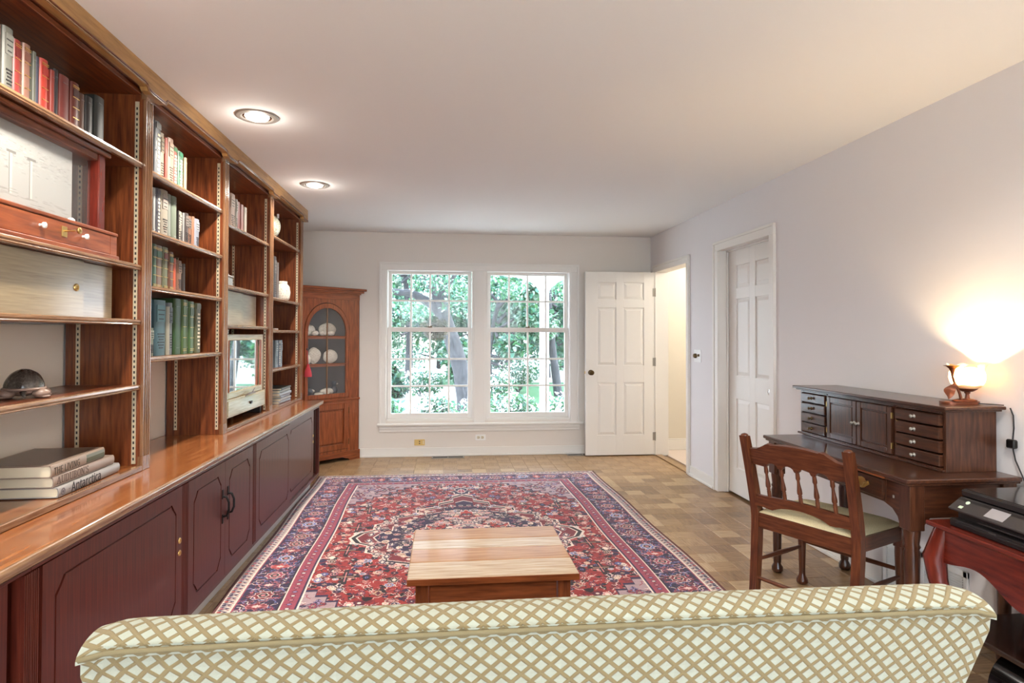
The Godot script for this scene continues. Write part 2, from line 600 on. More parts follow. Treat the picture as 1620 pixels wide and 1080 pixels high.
func build_windows() -> void:
	for k in 2:
		var x0: float = [-0.655, 0.435][k]
		var x1: float = [0.305, 1.395][k]
		var t := Node3D.new()
		t.name = "window_%d" % (k + 1)
		add_child(t)
		tag(t, ["white sash window with the hanging basket outside", "white sash window with the porch post outside"][k], "window", "", "structure")
		var g := G.new()
		g.bb(V(x0 - 0.01, 0.385, -0.16), V(x0 + 0.018, 2.04, 0), 0.001)
		g.bb(V(x1 - 0.018, 0.385, -0.16), V(x1 + 0.01, 2.04, 0), 0.001)
		g.bb(V(x0, 2.026, -0.16), V(x1, 2.04, 0), 0.001)
		g.bb(V(x0, 0.385, -0.16), V(x1, 0.405, 0.0), 0.001)
		part(t, "window_frame", g, M.trim)
		build_sash(t, "sash", x0 + 0.062, x1 - 0.062, 1.41, 1.995, x0 + 0.024, x1 - 0.024, 1.36, 2.024, -0.125, -0.09, 2)
		build_sash(t, "sash", x0 + 0.062, x1 - 0.062, 0.462, 1.357, x0 + 0.02, x1 - 0.02, 0.405, 1.405, -0.085, -0.045, 3)
		g = G.new()
		g.box(V((x0 + x1) / 2.0, 1.411, -0.062), V(0.05, 0.012, 0.025), 0.003)
		g.box(V((x0 + x1) / 2.0 + 0.012, 1.42, -0.06), V(0.014, 0.014, 0.03), 0.003)
		part(t, "sash_lock", g, M.darkbrass)
	# casing
	var c := Node3D.new()
	c.name = "trim_2"
	add_child(c)
	tag(c, "white moulded casing and sill of the double window", "trim", "", "structure")
	for s in [[-0.72, -0.648], [1.388, 1.485]]:
		var g := G.new()
		g.bb(V(s[0], 0.36, 0), V(s[1], 2.028, 0.014), 0.002)
		g.bb(V(s[0], 0.36, 0.014), V(s[0] + 0.022, 2.093, 0.024), 0.003) if s[0] < 0 else g.bb(V(s[1] - 0.022, 0.36, 0.014), V(s[1], 2.093, 0.024), 0.003)
		part(c, "side_casing", g, M.trim)
	var g2 := G.new()
	g2.bb(V(-0.72, 2.028, 0), V(1.485, 2.115, 0.014), 0.003)
	g2.bb(V(-0.72, 2.093, 0.014), V(1.485, 2.115, 0.024), 0.004)
	part(c, "head_casing", g2, M.trim)
	part(c, "mullion", G.new().bb(V(0.31, 0.36, -0.1), V(0.43, 2.027, 0.012), 0.003), M.trim)
	part(c, "sill", G.new().bb(V(-0.737, 0.338, -0.02), V(1.536, 0.362, 0.055), 0.008), M.trim)
	g2 = G.new()
	g2.bb(V(-0.715, 0.268, 0), V(1.49, 0.34, 0.014), 0.003)
	g2.bb(V(-0.715, 0.30, 0.014), V(1.49, 0.34, 0.026), 0.01)
	part(c, "apron", g2, M.trim)
	# wide window behind the camera
	var t3 := Node3D.new()
	t3.name = "window_3"
	add_child(t3)
	tag(t3, "wide glazed patio doors opposite the double window", "window", "", "structure")
	var g3 := G.new()
	for x in [-1.3, 0.37, 2.04]:
		g3.bb(V(x, 0.05, ZF + 0.02), V(x + 0.06, 2.25, ZF + 0.1), 0.002)
	for x in [-1.24, 0.43]:
		g3.bb(V(x, 0.05, ZF + 0.02), V(x + 1.61, 0.11, ZF + 0.1), 0.002)
		g3.bb(V(x, 2.19, ZF + 0.02), V(x + 1.61, 2.25, ZF + 0.1), 0.002)
	part(t3, "window_frame", g3, M.trim)
	for x in [-1.24, 0.43]:
		part(t3, "pane", G.new().bb(V(x, 0.11, ZF + 0.055), V(x + 1.61, 2.19, ZF + 0.06), 0), M.pane)

# ------------------------------------------------------------------ doors
# six-panel leaf: x from 0 to w, y from 0 to h, front face at z = 0, back at -0.035
func door_leaf(parent: Node3D, w: float, h: float) -> void:
	var xs := [0.0, w * 0.167, w * 0.436, w * 0.542, w * 0.836, w]
	var ys := [0.0, 0.218, 0.792, 0.982, 1.618, 1.706, 1.897, h]
	var g := G.new()
	g.bb(V(0, 0, -0.025), V(w, h, -0.010), 0.001)
	for k in [[0, 1], [2, 3], [4, 5]]:
		g.bb(V(xs[k[0]], 0, -0.035), V(xs[k[1]], h, 0), 0.0015)
	for k in [[0, 1], [2, 3], [4, 5], [6, 7]]:
		g.bb(V(xs[1] - 0.001, ys[k[0]], -0.035), V(xs[2] + 0.001, ys[k[1]], 0), 0.0015)
		g.bb(V(xs[3] - 0.001, ys[k[0]], -0.035), V(xs[4] + 0.001, ys[k[1]], 0), 0.0015)
	part(parent, "door_frame", g, M.door)
	for c in [[1, 2], [3, 4]]:
		for r in [[1, 2], [3, 4], [5, 6]]:
			var lo := Vector2(xs[c[0]], ys[r[0]])
			var hi := Vector2(xs[c[1]], ys[r[1]])
			var p := G.new()
			# sloped border up to a raised field
			var a := [V(lo.x + 0.008, lo.y + 0.008, -0.010), V(hi.x - 0.008, lo.y + 0.008, -0.010), V(hi.x - 0.008, hi.y - 0.008, -0.010), V(lo.x + 0.008, hi.y - 0.008, -0.010)]
			var b := [V(lo.x + 0.034, lo.y + 0.034, -0.002), V(hi.x - 0.034, lo.y + 0.034, -0.002), V(hi.x - 0.034, hi.y - 0.034, -0.002), V(lo.x + 0.034, hi.y - 0.034, -0.002)]
			p.quad(b[0], b[1], b[2], b[3], V(0, 0, 1))
			var nn := [V(0, -0.28, 0.96), V(0.28, 0, 0.96), V(0, 0.28, 0.96), V(-0.28, 0, 0.96)]
			for i in 4:
				var j := (i + 1) % 4
				p.quad(a[i], a[j], b[j], b[i], nn[i])
			p.bb(V(lo.x + 0.008, lo.y + 0.008, -0.03), V(hi.x - 0.008, hi.y - 0.008, -0.0102), 0)
			part(parent, "raised_panel", p, M.door)

func knob_set(parent: Node3D, at: Vector3, dir: Vector3, mat: Material) -> void:
	var g := G.new()
	g.xf = Transform3D(Basis(Quaternion(Vector3.UP, dir)), at)
	g.lathe(Vector3.ZERO, [Vector2(0.028, 0), Vector2(0.03, 0.003), Vector2(0.024, 0.008), Vector2(0.011, 0.012), Vector2(0.010, 0.03), Vector2(0.02, 0.036), Vector2(0.027, 0.046), Vector2(0.027, 0.054), Vector2(0.02, 0.062), Vector2(0.0, 0.065)], 20)
	part(parent, "door_knob", g, mat)

func casing(parent: Node3D, z0: float, z1: float, top: float, w: float, x: float) -> void:
	for s in [[z0 - w, z0 + 0.003, z0 - w], [z1 - 0.003, z1 + w, z1 + w - 0.02]]:
		var g := G.new()
		g.bb(V(x - 0.015, 0, s[0]), V(x, top - 0.003, s[1]), 0.002)
		g.bb(V(x - 0.024, 0, s[2]), V(x - 0.015, top - 0.003, s[2] + 0.02), 0.003)
		part(parent, "side_casing", g, M.trim)
	var g2 := G.new()
	g2.bb(V(x - 0.015, top - 0.003, z0 - w), V(x, top + w, z1 + w), 0.003)
	g2.bb(V(x - 0.024, top + w - 0.02, z0 - w), V(x - 0.015, top + w, z1 + w), 0.003)
	g2.bb(V(x - 0.024, top - 0.003, z0 - w), V(x - 0.015, top + w - 0.02, z0 - w + 0.02), 0.001).bb(V(x - 0.024, top - 0.003, z1 + w - 0.02), V(x - 0.015, top + w - 0.02, z1 + w), 0.001)
	part(parent, "head_casing", g2, M.trim)
	g2 = G.new()
	g2.bb(V(x, 0, z0 - 0.016), V(x + 0.14, top + 0.012, z0), 0.001)
	g2.bb(V(x, 0, z1), V(x + 0.14, top + 0.012, z1 + 0.016), 0.001)
	g2.bb(V(x, top, z0), V(x + 0.14, top + 0.018, z1), 0.001)
	part(parent, "jamb", g2, M.trim)

func build_doors() -> void:
	var d := thing("door_1", "white six-panel door standing open against the window wall", "door", V(1.522, 0.012, 0.182), 0.0, "", "structure")
	door_leaf(d, 0.785, 2.012)
	knob_set(d, V(0.058, 0.905, 0), V(0, 0, 1), M.darkbrass)
	part(d, "latch", G.new().bb(V(-0.006, 0.89, -0.026), V(0.001, 0.92, -0.008), 0.001), M.brass)
	for y in [0.2, 1.02, 1.79]:
		var g := G.new().bb(V(0.757, y - 0.045, -0.001), V(0.785, y + 0.045, 0.002), 0.0005)
		g.tube([V(0.786, y - 0.047, 0.004), V(0.786, y + 0.047, 0.004)], 0.006, 8)
		part(d, "hinge", g, M.steel)
	var t := Node3D.new()
	t.name = "trim_3"
	add_child(t)
	tag(t, "white casing round the open doorway", "trim", "", "structure")
	casing(t, 0.185, 1.085, 2.028, 0.07, XR)
	for y in [0.9]:
		part(t, "strike_plate", G.new().bb(V(XR + 0.02, y - 0.03, 1.082), V(XR + 0.05, y + 0.03, 1.0855), 0.0005), M.steel)
	t = Node3D.new()
	t.name = "trim_4"
	add_child(t)
	tag(t, "white casing round the closed door by the desk", "trim", "", "structure")
	casing(t, 1.78, 2.635, 2.05, 0.075, XR)
	part(t, "door_stop", G.new().bb(V(XR + 0.065, 0, 1.78), V(XR + 0.08, 2.05, 1.795), 0.002).bb(V(XR + 0.065, 2.035, 1.78), V(XR + 0.08, 2.05, 2.635), 0.002), M.trim)
	d = thing("door_2", "white six-panel door, closed, set back beside the desk", "door", V(XR + 0.085, 0.012, 1.782), -PI / 2, "", "structure")
	door_leaf(d, 0.851, 2.03)
	knob_set(d, V(0.78, 0.9, 0), V(0, 0, 1), M.chrome)
	# floor of the closet side, so that no light leaks round the leaf
	struct("wall_closet", G.new().bb(V(XR + 0.145, -0.2, 1.70), V(XR + 0.2, H, 2.75), 0), M.hall, "plain wall closing the space behind the closed door", "wall")

# ------------------------------------------------------------------ small fittings
func build_fittings() -> void:
	var t := thing("outlet_plate", "brass coloured outlet plate low on the window wall", "outlet", V(-0.28, 0.152, 0.0))
	part(t, "plate", G.new().box(V(0, 0, 0.003), V(0.112, 0.066, 0.006), 0.002), M.brass)
	part(t, "socket", G.new().box(V(0.0, 0.011, 0.0065), V(0.012, 0.012, 0.003), 0.002).box(V(0.0, -0.011, 0.0065), V(0.012, 0.012, 0.003), 0.002), M.ink)
	part(t, "insert", G.new().box(V(0.04, 0, 0.0065), V(0.008, 0.04, 0.002), 0.0005), M.cream)
	t = thing("outlet_plate", "white duplex outlet plate low on the window wall", "outlet", V(0.384, 0.197, 0.0))
	part(t, "plate", G.new().box(V(0, 0, 0.003), V(0.112, 0.062, 0.006), 0.002), M.white)
	for x in [-0.022, 0.022]:
		var s := part(t, "socket", G.new().box(V(x, 0, 0.007), V(0.032, 0.03, 0.003), 0.003), M.cream)
		part(s, "slots", G.new().box(V(x - 0.003, 0.007, 0.0087), V(0.011, 0.0035, 0.001), 0).box(V(x - 0.003, -0.007, 0.0087), V(0.011, 0.0035, 0.001), 0).box(V(x + 0.01, 0, 0.0087), V(0.005, 0.006, 0.001), 0), M.ink)
	t = thing("switch_plate", "white light switch plate with dimmer knob between the doors", "switch", V(XR, 1.137, 1.335))
	part(t, "plate", G.new().box(V(-0.003, 0, 0), V(0.006, 0.115, 0.15), 0.002), M.white)
	var g := G.new()
	g.xf = Transform3D(Basis(V(0, 1, 0), V(-1, 0, 0), V(0, 0, 1)), V(-0.006, 0, -0.032))
	g.lathe(Vector3.ZERO, [Vector2(0.022, 0), Vector2(0.02, 0.018), Vector2(0.016, 0.024), Vector2(0, 0.025)], 18)
	part(t, "dimmer_knob", g, M.darkbrass)
	part(t, "toggle", G.new().box(V(-0.012, 0.006, 0.04), V(0.02, 0.022, 0.009), 0.003), M.darkbrass)
	var vents := [["dark metal floor vent under the outlet plates", -0.147, 0.205, 0.035, 0.15], ["dark metal floor vent beside the open door", 1.335, 1.69, 0.035, 0.13]]
	for a in vents:
		t = thing("floor_vent", a[0], "vent", V((a[1] + a[2]) / 2, 0, (a[3] + a[4]) / 2))
		var w: float = a[2] - a[1]
		var d: float = a[4] - a[3]
		g = G.new()
		g.box(V(0, 0.003, -d / 2 + 0.008), V(w, 0.006, 0.016), 0.002).box(V(0, 0.003, d / 2 - 0.008), V(w, 0.006, 0.016), 0.002)
		g.box(V(-w / 2 + 0.008, 0.003, 0), V(0.016, 0.006, d), 0.002).box(V(w / 2 - 0.008, 0.003, 0), V(0.016, 0.006, d), 0.002)
		g.box(V(0, 0.003, 0), V(0.01, 0.0055, d), 0.001)
		part(t, "frame", g, M.steel)
		g = G.new()
		for i in 24:
			g.box(V(-w / 2 + 0.02 + (w - 0.04) * i / 23.0, 0.0022, 0), V(0.004, 0.003, d - 0.03), 0)
		part(t, "louvres", g, M.iron)
		part(t, "duct", G.new().box(V(0, 0.0008, 0), V(w - 0.03, 0.001, d - 0.03), 0), M.black)
	# return-air grille low on the wall under the desk
	t = thing("wall_grille", "white louvred air grille low on the wall under the desk", "vent", V(XR, 0.0, 4.06))
	g = G.new()
	g.bb(V(-0.014, 0.0, -0.27), V(0, 0.03, 0.27), 0.003).bb(V(-0.014, 0.245, -0.27), V(0, 0.275, 0.27), 0.003)
	for z in [-0.27, -0.01, 0.245]:
		g.bb(V(-0.014, 0.0, z), V(0, 0.275, z + 0.025), 0.003)
	part(t, "frame", g, M.white)
	part(t, "duct", G.new().bb(V(-0.002, 0.03, -0.245), V(-0.0005, 0.245, 0.245), 0), M.steel)
	for k in 2:
		g = G.new()
		for i in 20:
			g.xf = Transform3D(Basis(V(0, 0, 1), 0.7), V(-0.006, 0.038 + i * 0.0108, -0.13 + k * 0.255))
			g.box(Vector3.ZERO, V(0.011, 0.0014, 0.225), 0)
		part(t, "louvres", g, M.white)

func build_downlights() -> void:
	var spots := [["recessed ceiling light nearer the window, above the bookcases", V(-0.975, H, 2.128)], ["recessed ceiling light farther from the window, above the bookcases", V(-0.965, H, 3.588)], ["recessed ceiling light above the framed display box", V(-0.965, H, 5.05)], ["recessed ceiling light between the sofa and the patio doors, bookcase side", V(-0.965, H, 6.9)], ["recessed ceiling light above the open floor beside the side table", V(1.45, H, 5.75)], ["recessed ceiling light between the sofa and the patio doors, desk side", V(1.45, H, 7.5)]]
	var glow := plain(Color(1, 1, 1), 0.5)
	glow.emission_enabled = true
	glow.emission = Color(1.0, 0.96, 0.9)
	glow.emission_energy_multiplier = 3.0
	for s in spots:
		var t := thing("ceiling_light", s[0], "ceiling light", s[1], 0.0, "recessed ceiling lights")
		var g := G.new().lathe(Vector3.ZERO, [Vector2(0.106, 0.001), Vector2(0.105, -0.005), Vector2(0.097, -0.009), Vector2(0.088, -0.006), Vector2(0.084, -0.009), Vector2(0.076, -0.009), Vector2(0.070, -0.004)], 40)
		part(t, "trim_ring", g, M.steel)
		g = G.new().lathe(Vector3.ZERO, [Vector2(0.072, -0.005), Vector2(0.05, -0.002)], 32)
		part(t, "reflector", g, M.chrome)
		g = G.new().lathe(Vector3.ZERO, [Vector2(0.062, -0.001), Vector2(0.055, -0.012), Vector2(0.035, -0.02), Vector2(0.0, -0.023)], 32)
		part(t, "bulb", g, glow)
		var l := SpotLight3D.new()
		l.name = "beam"
		l.light_energy = 2.4
		l.light_color = Color(1.0, 0.97, 0.925)
		l.light_size = 0.05
		l.spot_angle = 78.0
		l.spot_angle_attenuation = 0.6
		l.spot_range = 12.0
		l.spot_attenuation = 2.0
		l.shadow_enabled = true
		t.add_child(l)
		l.position = V(0, -0.03, 0)
		l.rotation = V(-PI / 2, 0, 0)
		var o := OmniLight3D.new()
		o.name = "glow"
		o.light_energy = 0.035
		o.light_color = Color(1.0, 0.97, 0.925)
		o.light_size = 0.04
		o.omni_range = 4.0
		o.omni_attenuation = 2.0
		o.shadow_enabled = true
		t.add_child(o)
		o.position = V(0, -0.075, 0)
	# hallway light beyond the open door
	var t2 := thing("ceiling_light", "round ceiling light of the hallway beyond the open door", "ceiling light", V(3.4, H, 0.7))
	part(t2, "diffuser", G.new().lathe(Vector3.ZERO, [Vector2(0.16, 0), Vector2(0.15, -0.04), Vector2(0.09, -0.065), Vector2(0, -0.07)], 32), glow)
	var hl := OmniLight3D.new()
	hl.name = "glow"
	hl.light_energy = 1.1
	hl.light_color = Color(1.0, 0.97, 0.92)
	hl.light_size = 0.12
	hl.omni_range = 8.0
	hl.omni_attenuation = 2.0
	hl.shadow_enabled = true
	t2.add_child(hl)
	hl.position = V(0, -0.2, 0)

# ------------------------------------------------------------------ bookcases
const BAYS := [[4.095, 5.055], [3.14, 4.03], [2.195, 3.075], [1.23, 2.115], [5.12, 6.06]]
var slot_mesh: ArrayMesh
var strip_mesh: ArrayMesh

func standard(parent: Node3D, x: float, z: float, dir: float) -> void:
	# slotted metal strip on a side panel, facing dir along z
	var s := partm(parent, "shelf_standard", strip_mesh, M.strip, V(x, 0, z))
	var m := partm(s, "slots", slot_mesh, M.ink, V(0, 0, dir * 0.0009))
	m.set_meta("kind", "stuff")

func flute(parent: Node3D, z0: float, z1: float, y0: float, y1: float, x: float) -> void:
	var w := z1 - z0
	var g := G.new()
	g.bb(V(x - 0.022, y0, z0), V(x, y0 + 0.06, z1), 0.002)
	g.bb(V(x - 0.022, y1 - 0.03, z0), V(x, y1, z1), 0.002)
	part(parent, "flute_ground", G.new().bb(V(x - 0.022, y0 + 0.055, z0 + 0.001), V(x - 0.012, y1 - 0.025, z1 - 0.001), 0), M["mahogy"])
	# four raised reeds leave three grooves
	for k in [[0.0, 0.15], [0.31, 0.41], [0.57, 0.67], [0.83, 1.0]]:
		g.bb(V(x - 0.014, y0 + 0.058, z0 + w * k[0]), V(x, y1 - 0.028, z0 + w * k[1]), 0.003)
	part(parent, "pilaster", g, M["pilastery"])

func shelf(parent: Node3D, z0: float, z1: float, y: float) -> void:
	# y is the top of the shelf
	var g := G.new()
	g.bb(V(XL + 0.03, y - 0.02, z0 + 0.003), V(XB - 0.028, y, z1 - 0.003), 0.001)
	part(parent, "shelf", g, M["mahogz"])
	g = G.new()
	g.prism(P2([0, 0, 0.012, 0, 0.016, 0.004, 0.013, 0.008, 0.017, 0.013, 0.016, 0.02, 0.012, 0.023, 0, 0.023]), V(XB - 0.028, y - 0.022, z1 - 0.003), V(1, 0, 0), V(0, 1, 0), -(z1 - z0 - 0.006))
	part(parent, "shelf_edge", g, M["edgez"])

func build_bookcases() -> void:
	woods("pilaster", [C(88, 56, 36), C(114, 78, 52), C(130, 94, 66), C(144, 108, 80)], 0.24, 0.8, 10.0, 0.6, 14)
	woods("edge", [C(96, 66, 42), C(124, 90, 62), C(140, 106, 76), C(154, 120, 92)], 0.26, 0.7, 12.0, 0.8, 15)
	var y0 := HC
	var y1 := 2.36
	strip_mesh = G.new().bb(V(-0.008, y0 + 0.03, -0.0015), V(0.008, y1 - 0.05, 0.0015), 0).mesh()
	var sg := G.new()
	for i in 66:
		sg.box(V(0, y0 + 0.05 + i * 0.0228, 0), V(0.006, 0.011, 0.003), 0)
	slot_mesh = sg.mesh()
	var shelves := [[2.05, 1.615, 1.384, 1.11], [2.042, 1.78, 1.535, 1.222], [1.984, 1.617, 1.38], [2.068, 1.603, 1.358, 1.062], [2.0, 1.7, 1.4, 1.1]]
	var labels := ["tall bookcase section holding the framed display box and turtle", "tall bookcase section with four rows of books", "tall bookcase section with pale sliding doors and pale display box", "tall bookcase section at the window end with a jar", "tall bookcase section beyond the framed display box"]
	for k in BAYS.size():
		var z0: float = BAYS[k][0]
		var z1: float = BAYS[k][1]
		var t := thing("bookcase_section", labels[k], "bookcase", Vector3.ZERO, 0.0, "sections of the wall of bookcases")
		var pz: float = {0: 4.03, 1: 3.075, 2: 2.115, 3: 1.16, 4: 5.055}[k]
		part(t, "side_panel", G.new().bb(V(XL + 0.02, y0, pz), V(XB - 0.022, y1, z0), 0.001), M["mahogy"])
		if k == 4:
			part(t, "side_panel", G.new().bb(V(XL + 0.02, y0, z1), V(XB - 0.022, y1, z1 + 0.06), 0.001), M["mahogy"])
		if k < 2:
			part(t, "back_panel", G.new().bb(V(XL + 0.001, y0 + 0.001, z0), V(XL + 0.012, 1.36 if k == 0 else 1.2, z1), 0), M.backpanel)
		part(t, "top_panel", G.new().bb(V(XL + 0.02, y1 - 0.02, z0), V(XB - 0.02, y1, z1), 0.001), M["mahogz"])
		if k == 0 or k == 2 or k == 3:
			var g := G.new().bb(V(XL + 0.02, y0 + 0.0005, z0), V(XB - 0.02, y0 + 0.022, z1), 0.001)
			part(t, "bottom_board", g, M["wtopz"])
			part(t, "bottom_rail", G.new().bb(V(XB - 0.02, y0 + 0.0005, z0), V(XB, y0 + 0.024, z1), 0.003), M["pilasterz"])
		for y in shelves[k]:
			shelf(t, z0, z1, y)
		for x in [XB - 0.036, XL + 0.07]:
			standard(t, x, z0 + 0.0015, 1.0)
			standard(t, x, z1 - 0.0015, -1.0)
		flute(t, pz, z0, y0, y1 - 0.01, XB)
		if k == 4:
			flute(t, z1, z1 + 0.07, y0, y1 - 0.01, XB)
		if k == 0 or k == 2:
			# pair of sliding doors behind two shelves
			var ya: float = 1.384 if k == 0 else 1.38
			var yb: float = 1.593
			var mid := (z0 + z1) / 2
			var d1 := part(t, "sliding_door", G.new().bb(V(XB - 0.075, ya, 4.425), V(XB - 0.062, yb, z1 - 0.01), 0.001) if k == 0 else G.new().bb(V(XB - 0.075, ya, mid - 0.02), V(XB - 0.062, yb, z1 - 0.01), 0.001), M["greenwoodz"])
			part(t, "sliding_door", G.new().bb(V(XB - 0.095, ya, 4.19), V(XB - 0.082, yb, mid + 0.05), 0.001) if k == 0 else G.new().bb(V(XB - 0.095, ya, z0 + 0.06), V(XB - 0.082, yb, mid - 0.06), 0.001), M["greenwoodz"])
			var pg := G.new()
			pg.xf = Transform3D(Basis(V(0, -1, 0), V(1, 0, 0), V(0, 0, 1)), V(XB - 0.062, 1.492, 4.472 if k == 0 else z0 + 0.2))
			if k == 0:
				pg.lathe(Vector3.ZERO, [Vector2(0.0, 0.001), Vector2(0.006, 0.002), Vector2(0.008, 0.005), Vector2(0.013, 0.004), Vector2(0.014, 0.0)], 20)
				part(d1, "finger_pull", pg, M.brass)
	# cornice along the top, touching the ceiling
	var c := thing("cornice", "long tan wooden cornice along the top of the bookcases", "cornice", V(XB, 2.33, 1.15))
	var poly := PackedVector2Array()
	var top := H - 2.33
	var outline := []
	for k in [3, 2, 1, 0, 4]:
		var a: float = BAYS[k][0] - 1.15
		var b: float = BAYS[k][1] - 1.15
		outline += [Vector2(a - 0.03, 0.005), Vector2(a + 0.02, 0.005), Vector2(a + 0.05, 0.009), Vector2(a + 0.062, 0.022), Vector2(a + 0.085, 0.027), Vector2(b - 0.085, 0.027), Vector2(b - 0.062, 0.022), Vector2(b - 0.05, 0.009), Vector2(b - 0.02, 0.005)]
	poly.append(Vector2(-0.03, 0.005))
	for q in outline:
		poly.append(q)
	poly.append(Vector2(5.0, 0.005))
	poly.append(Vector2(5.0, top))
	poly.append(Vector2(-0.03, top))
	var cg := G.new().prism(poly, V(0.0, 0, 0), V(0, 0, 1), V(0, 1, 0), -0.03)
	part(c, "fascia", cg, M["cornicez"])
	# thin bead following the lower edge, proud of the fascia
	for lift in [0.004, 0.013]:
		var path := [V(0.031, 0.005 + lift, -0.03)]
		for q in outline:
			path.append(V(0.031, q.y + lift, q.x))
		path.append(V(0.031, 0.005 + lift, 5.0))
		part(c, "bead", G.new().tube(path, 0.0036, 6), M["mahogz" if lift > 0.01 else "edgez"])
	part(c, "return", G.new().bb(V(-0.33, 0.005, -0.03), V(0.0, top, -0.005), 0.002), M["cornicex"])
	part(c, "soffit", G.new().bb(V(-0.33, 0.033, -0.005), V(-0.001, 0.05, 5.0), 0.001), M["mahogz"])

# ------------------------------------------------------------------ base cabinets
func clipped(w: float, h: float, c: float) -> Array:
	return [Vector2(c, 0), Vector2(w - c, 0), Vector2(w - c * 0.5, c * 0.62), Vector2(w, c * 1.1), Vector2(w, h - c * 1.1), Vector2(w - c * 0.5, h - c * 0.62), Vector2(w - c, h), Vector2(c, h), Vector2(c * 0.5, h - c * 0.62), Vector2(0, h - c * 1.1), Vector2(0, c * 1.1), Vector2(c * 0.5, c * 0.62)]

func cabinet_door(parent: Node3D, z0: float, z1: float, y0: float, y1: float, x: float) -> MeshInstance3D:
	# slab with a routed groove that has clipped corners
	var w := z1 - z0
	var h := y1 - y0
	var m := 0.055
	var g := G.new()
	g.bb(V(x - 0.02, y0, z0), V(x - 0.006, y1, z1), 0.001)
	var inner := clipped(w - 2 * m, h - 2 * m, 0.042)
	var ip := PackedVector2Array()
	for q in inner:
		ip.append(q + Vector2(m, m))
	var o := V(x - 0.006, y0, z1)
	var uz := V(0, 0, -1)
	var uy := V(0, 1, 0)
	# inset panel, slightly smaller than the groove's outer edge
	var small := PackedVector2Array()
	var mid := Vector2(w / 2, h / 2)
	for q in ip:
		var d: Vector2 = mid - q
		small.append(q + Vector2(signf(d.x) * 0.007, signf(d.y) * 0.007))
	g.prism(small, o, uz, uy, 0.006)
	# frame ring round the groove
	var outer := []
	for q in ip:
		var r: Vector2 = q
		outer.append(r)
	var rectp := []
	for i in ip.size():
		var q: Vector2 = ip[i]
		var ox := 0.0 if q.x < w * 0.2 else (w if q.x > w * 0.8 else q.x)
		var oy := 0.0 if q.y < h * 0.2 else (h if q.y > h * 0.8 else q.y)
		# keep the sides square: only the axis that is nearest the rim is pushed out
		if i in [0, 1, 6, 7]:
			ox = q.x
		if i in [3, 4, 9, 10]:
			oy = q.y
		rectp.append(Vector2(ox, oy))
	for i in ip.size():
		var j := (i + 1) % ip.size()
		var a: Vector2 = ip[i]
		var b: Vector2 = ip[j]
		var c: Vector2 = rectp[j]
		var d: Vector2 = rectp[i]
		var f := func(p: Vector2, k: float) -> Vector3: return o + uz * p.x + uy * p.y + V(k, 0, 0)
		g.quad(f.call(a, 0.006), f.call(b, 0.006), f.call(c, 0.006), f.call(d, 0.006), V(1, 0, 0))
		var e: Vector2 = b - a
		var nn: Vector3 = (uz * -e.y + uy * e.x).normalized()
		g.quad(f.call(a, 0.0), f.call(b, 0.0), f.call(b, 0.006), f.call(a, 0.006), nn)
	g.bb(V(x - 0.006, y0, z0), V(x - 0.0005, y0 + 0.002, z1), 0)
	g.bb(V(x - 0.006, y1 - 0.002, z0), V(x - 0.0005, y1, z1), 0)
	g.bb(V(x - 0.006, y0, z0), V(x - 0.0005, y1, z0 + 0.002), 0)
	g.bb(V(x - 0.006, y0, z1 - 0.002), V(x - 0.0005, y1, z1), 0)
	return part(parent, "door", g, M["mdoory"])

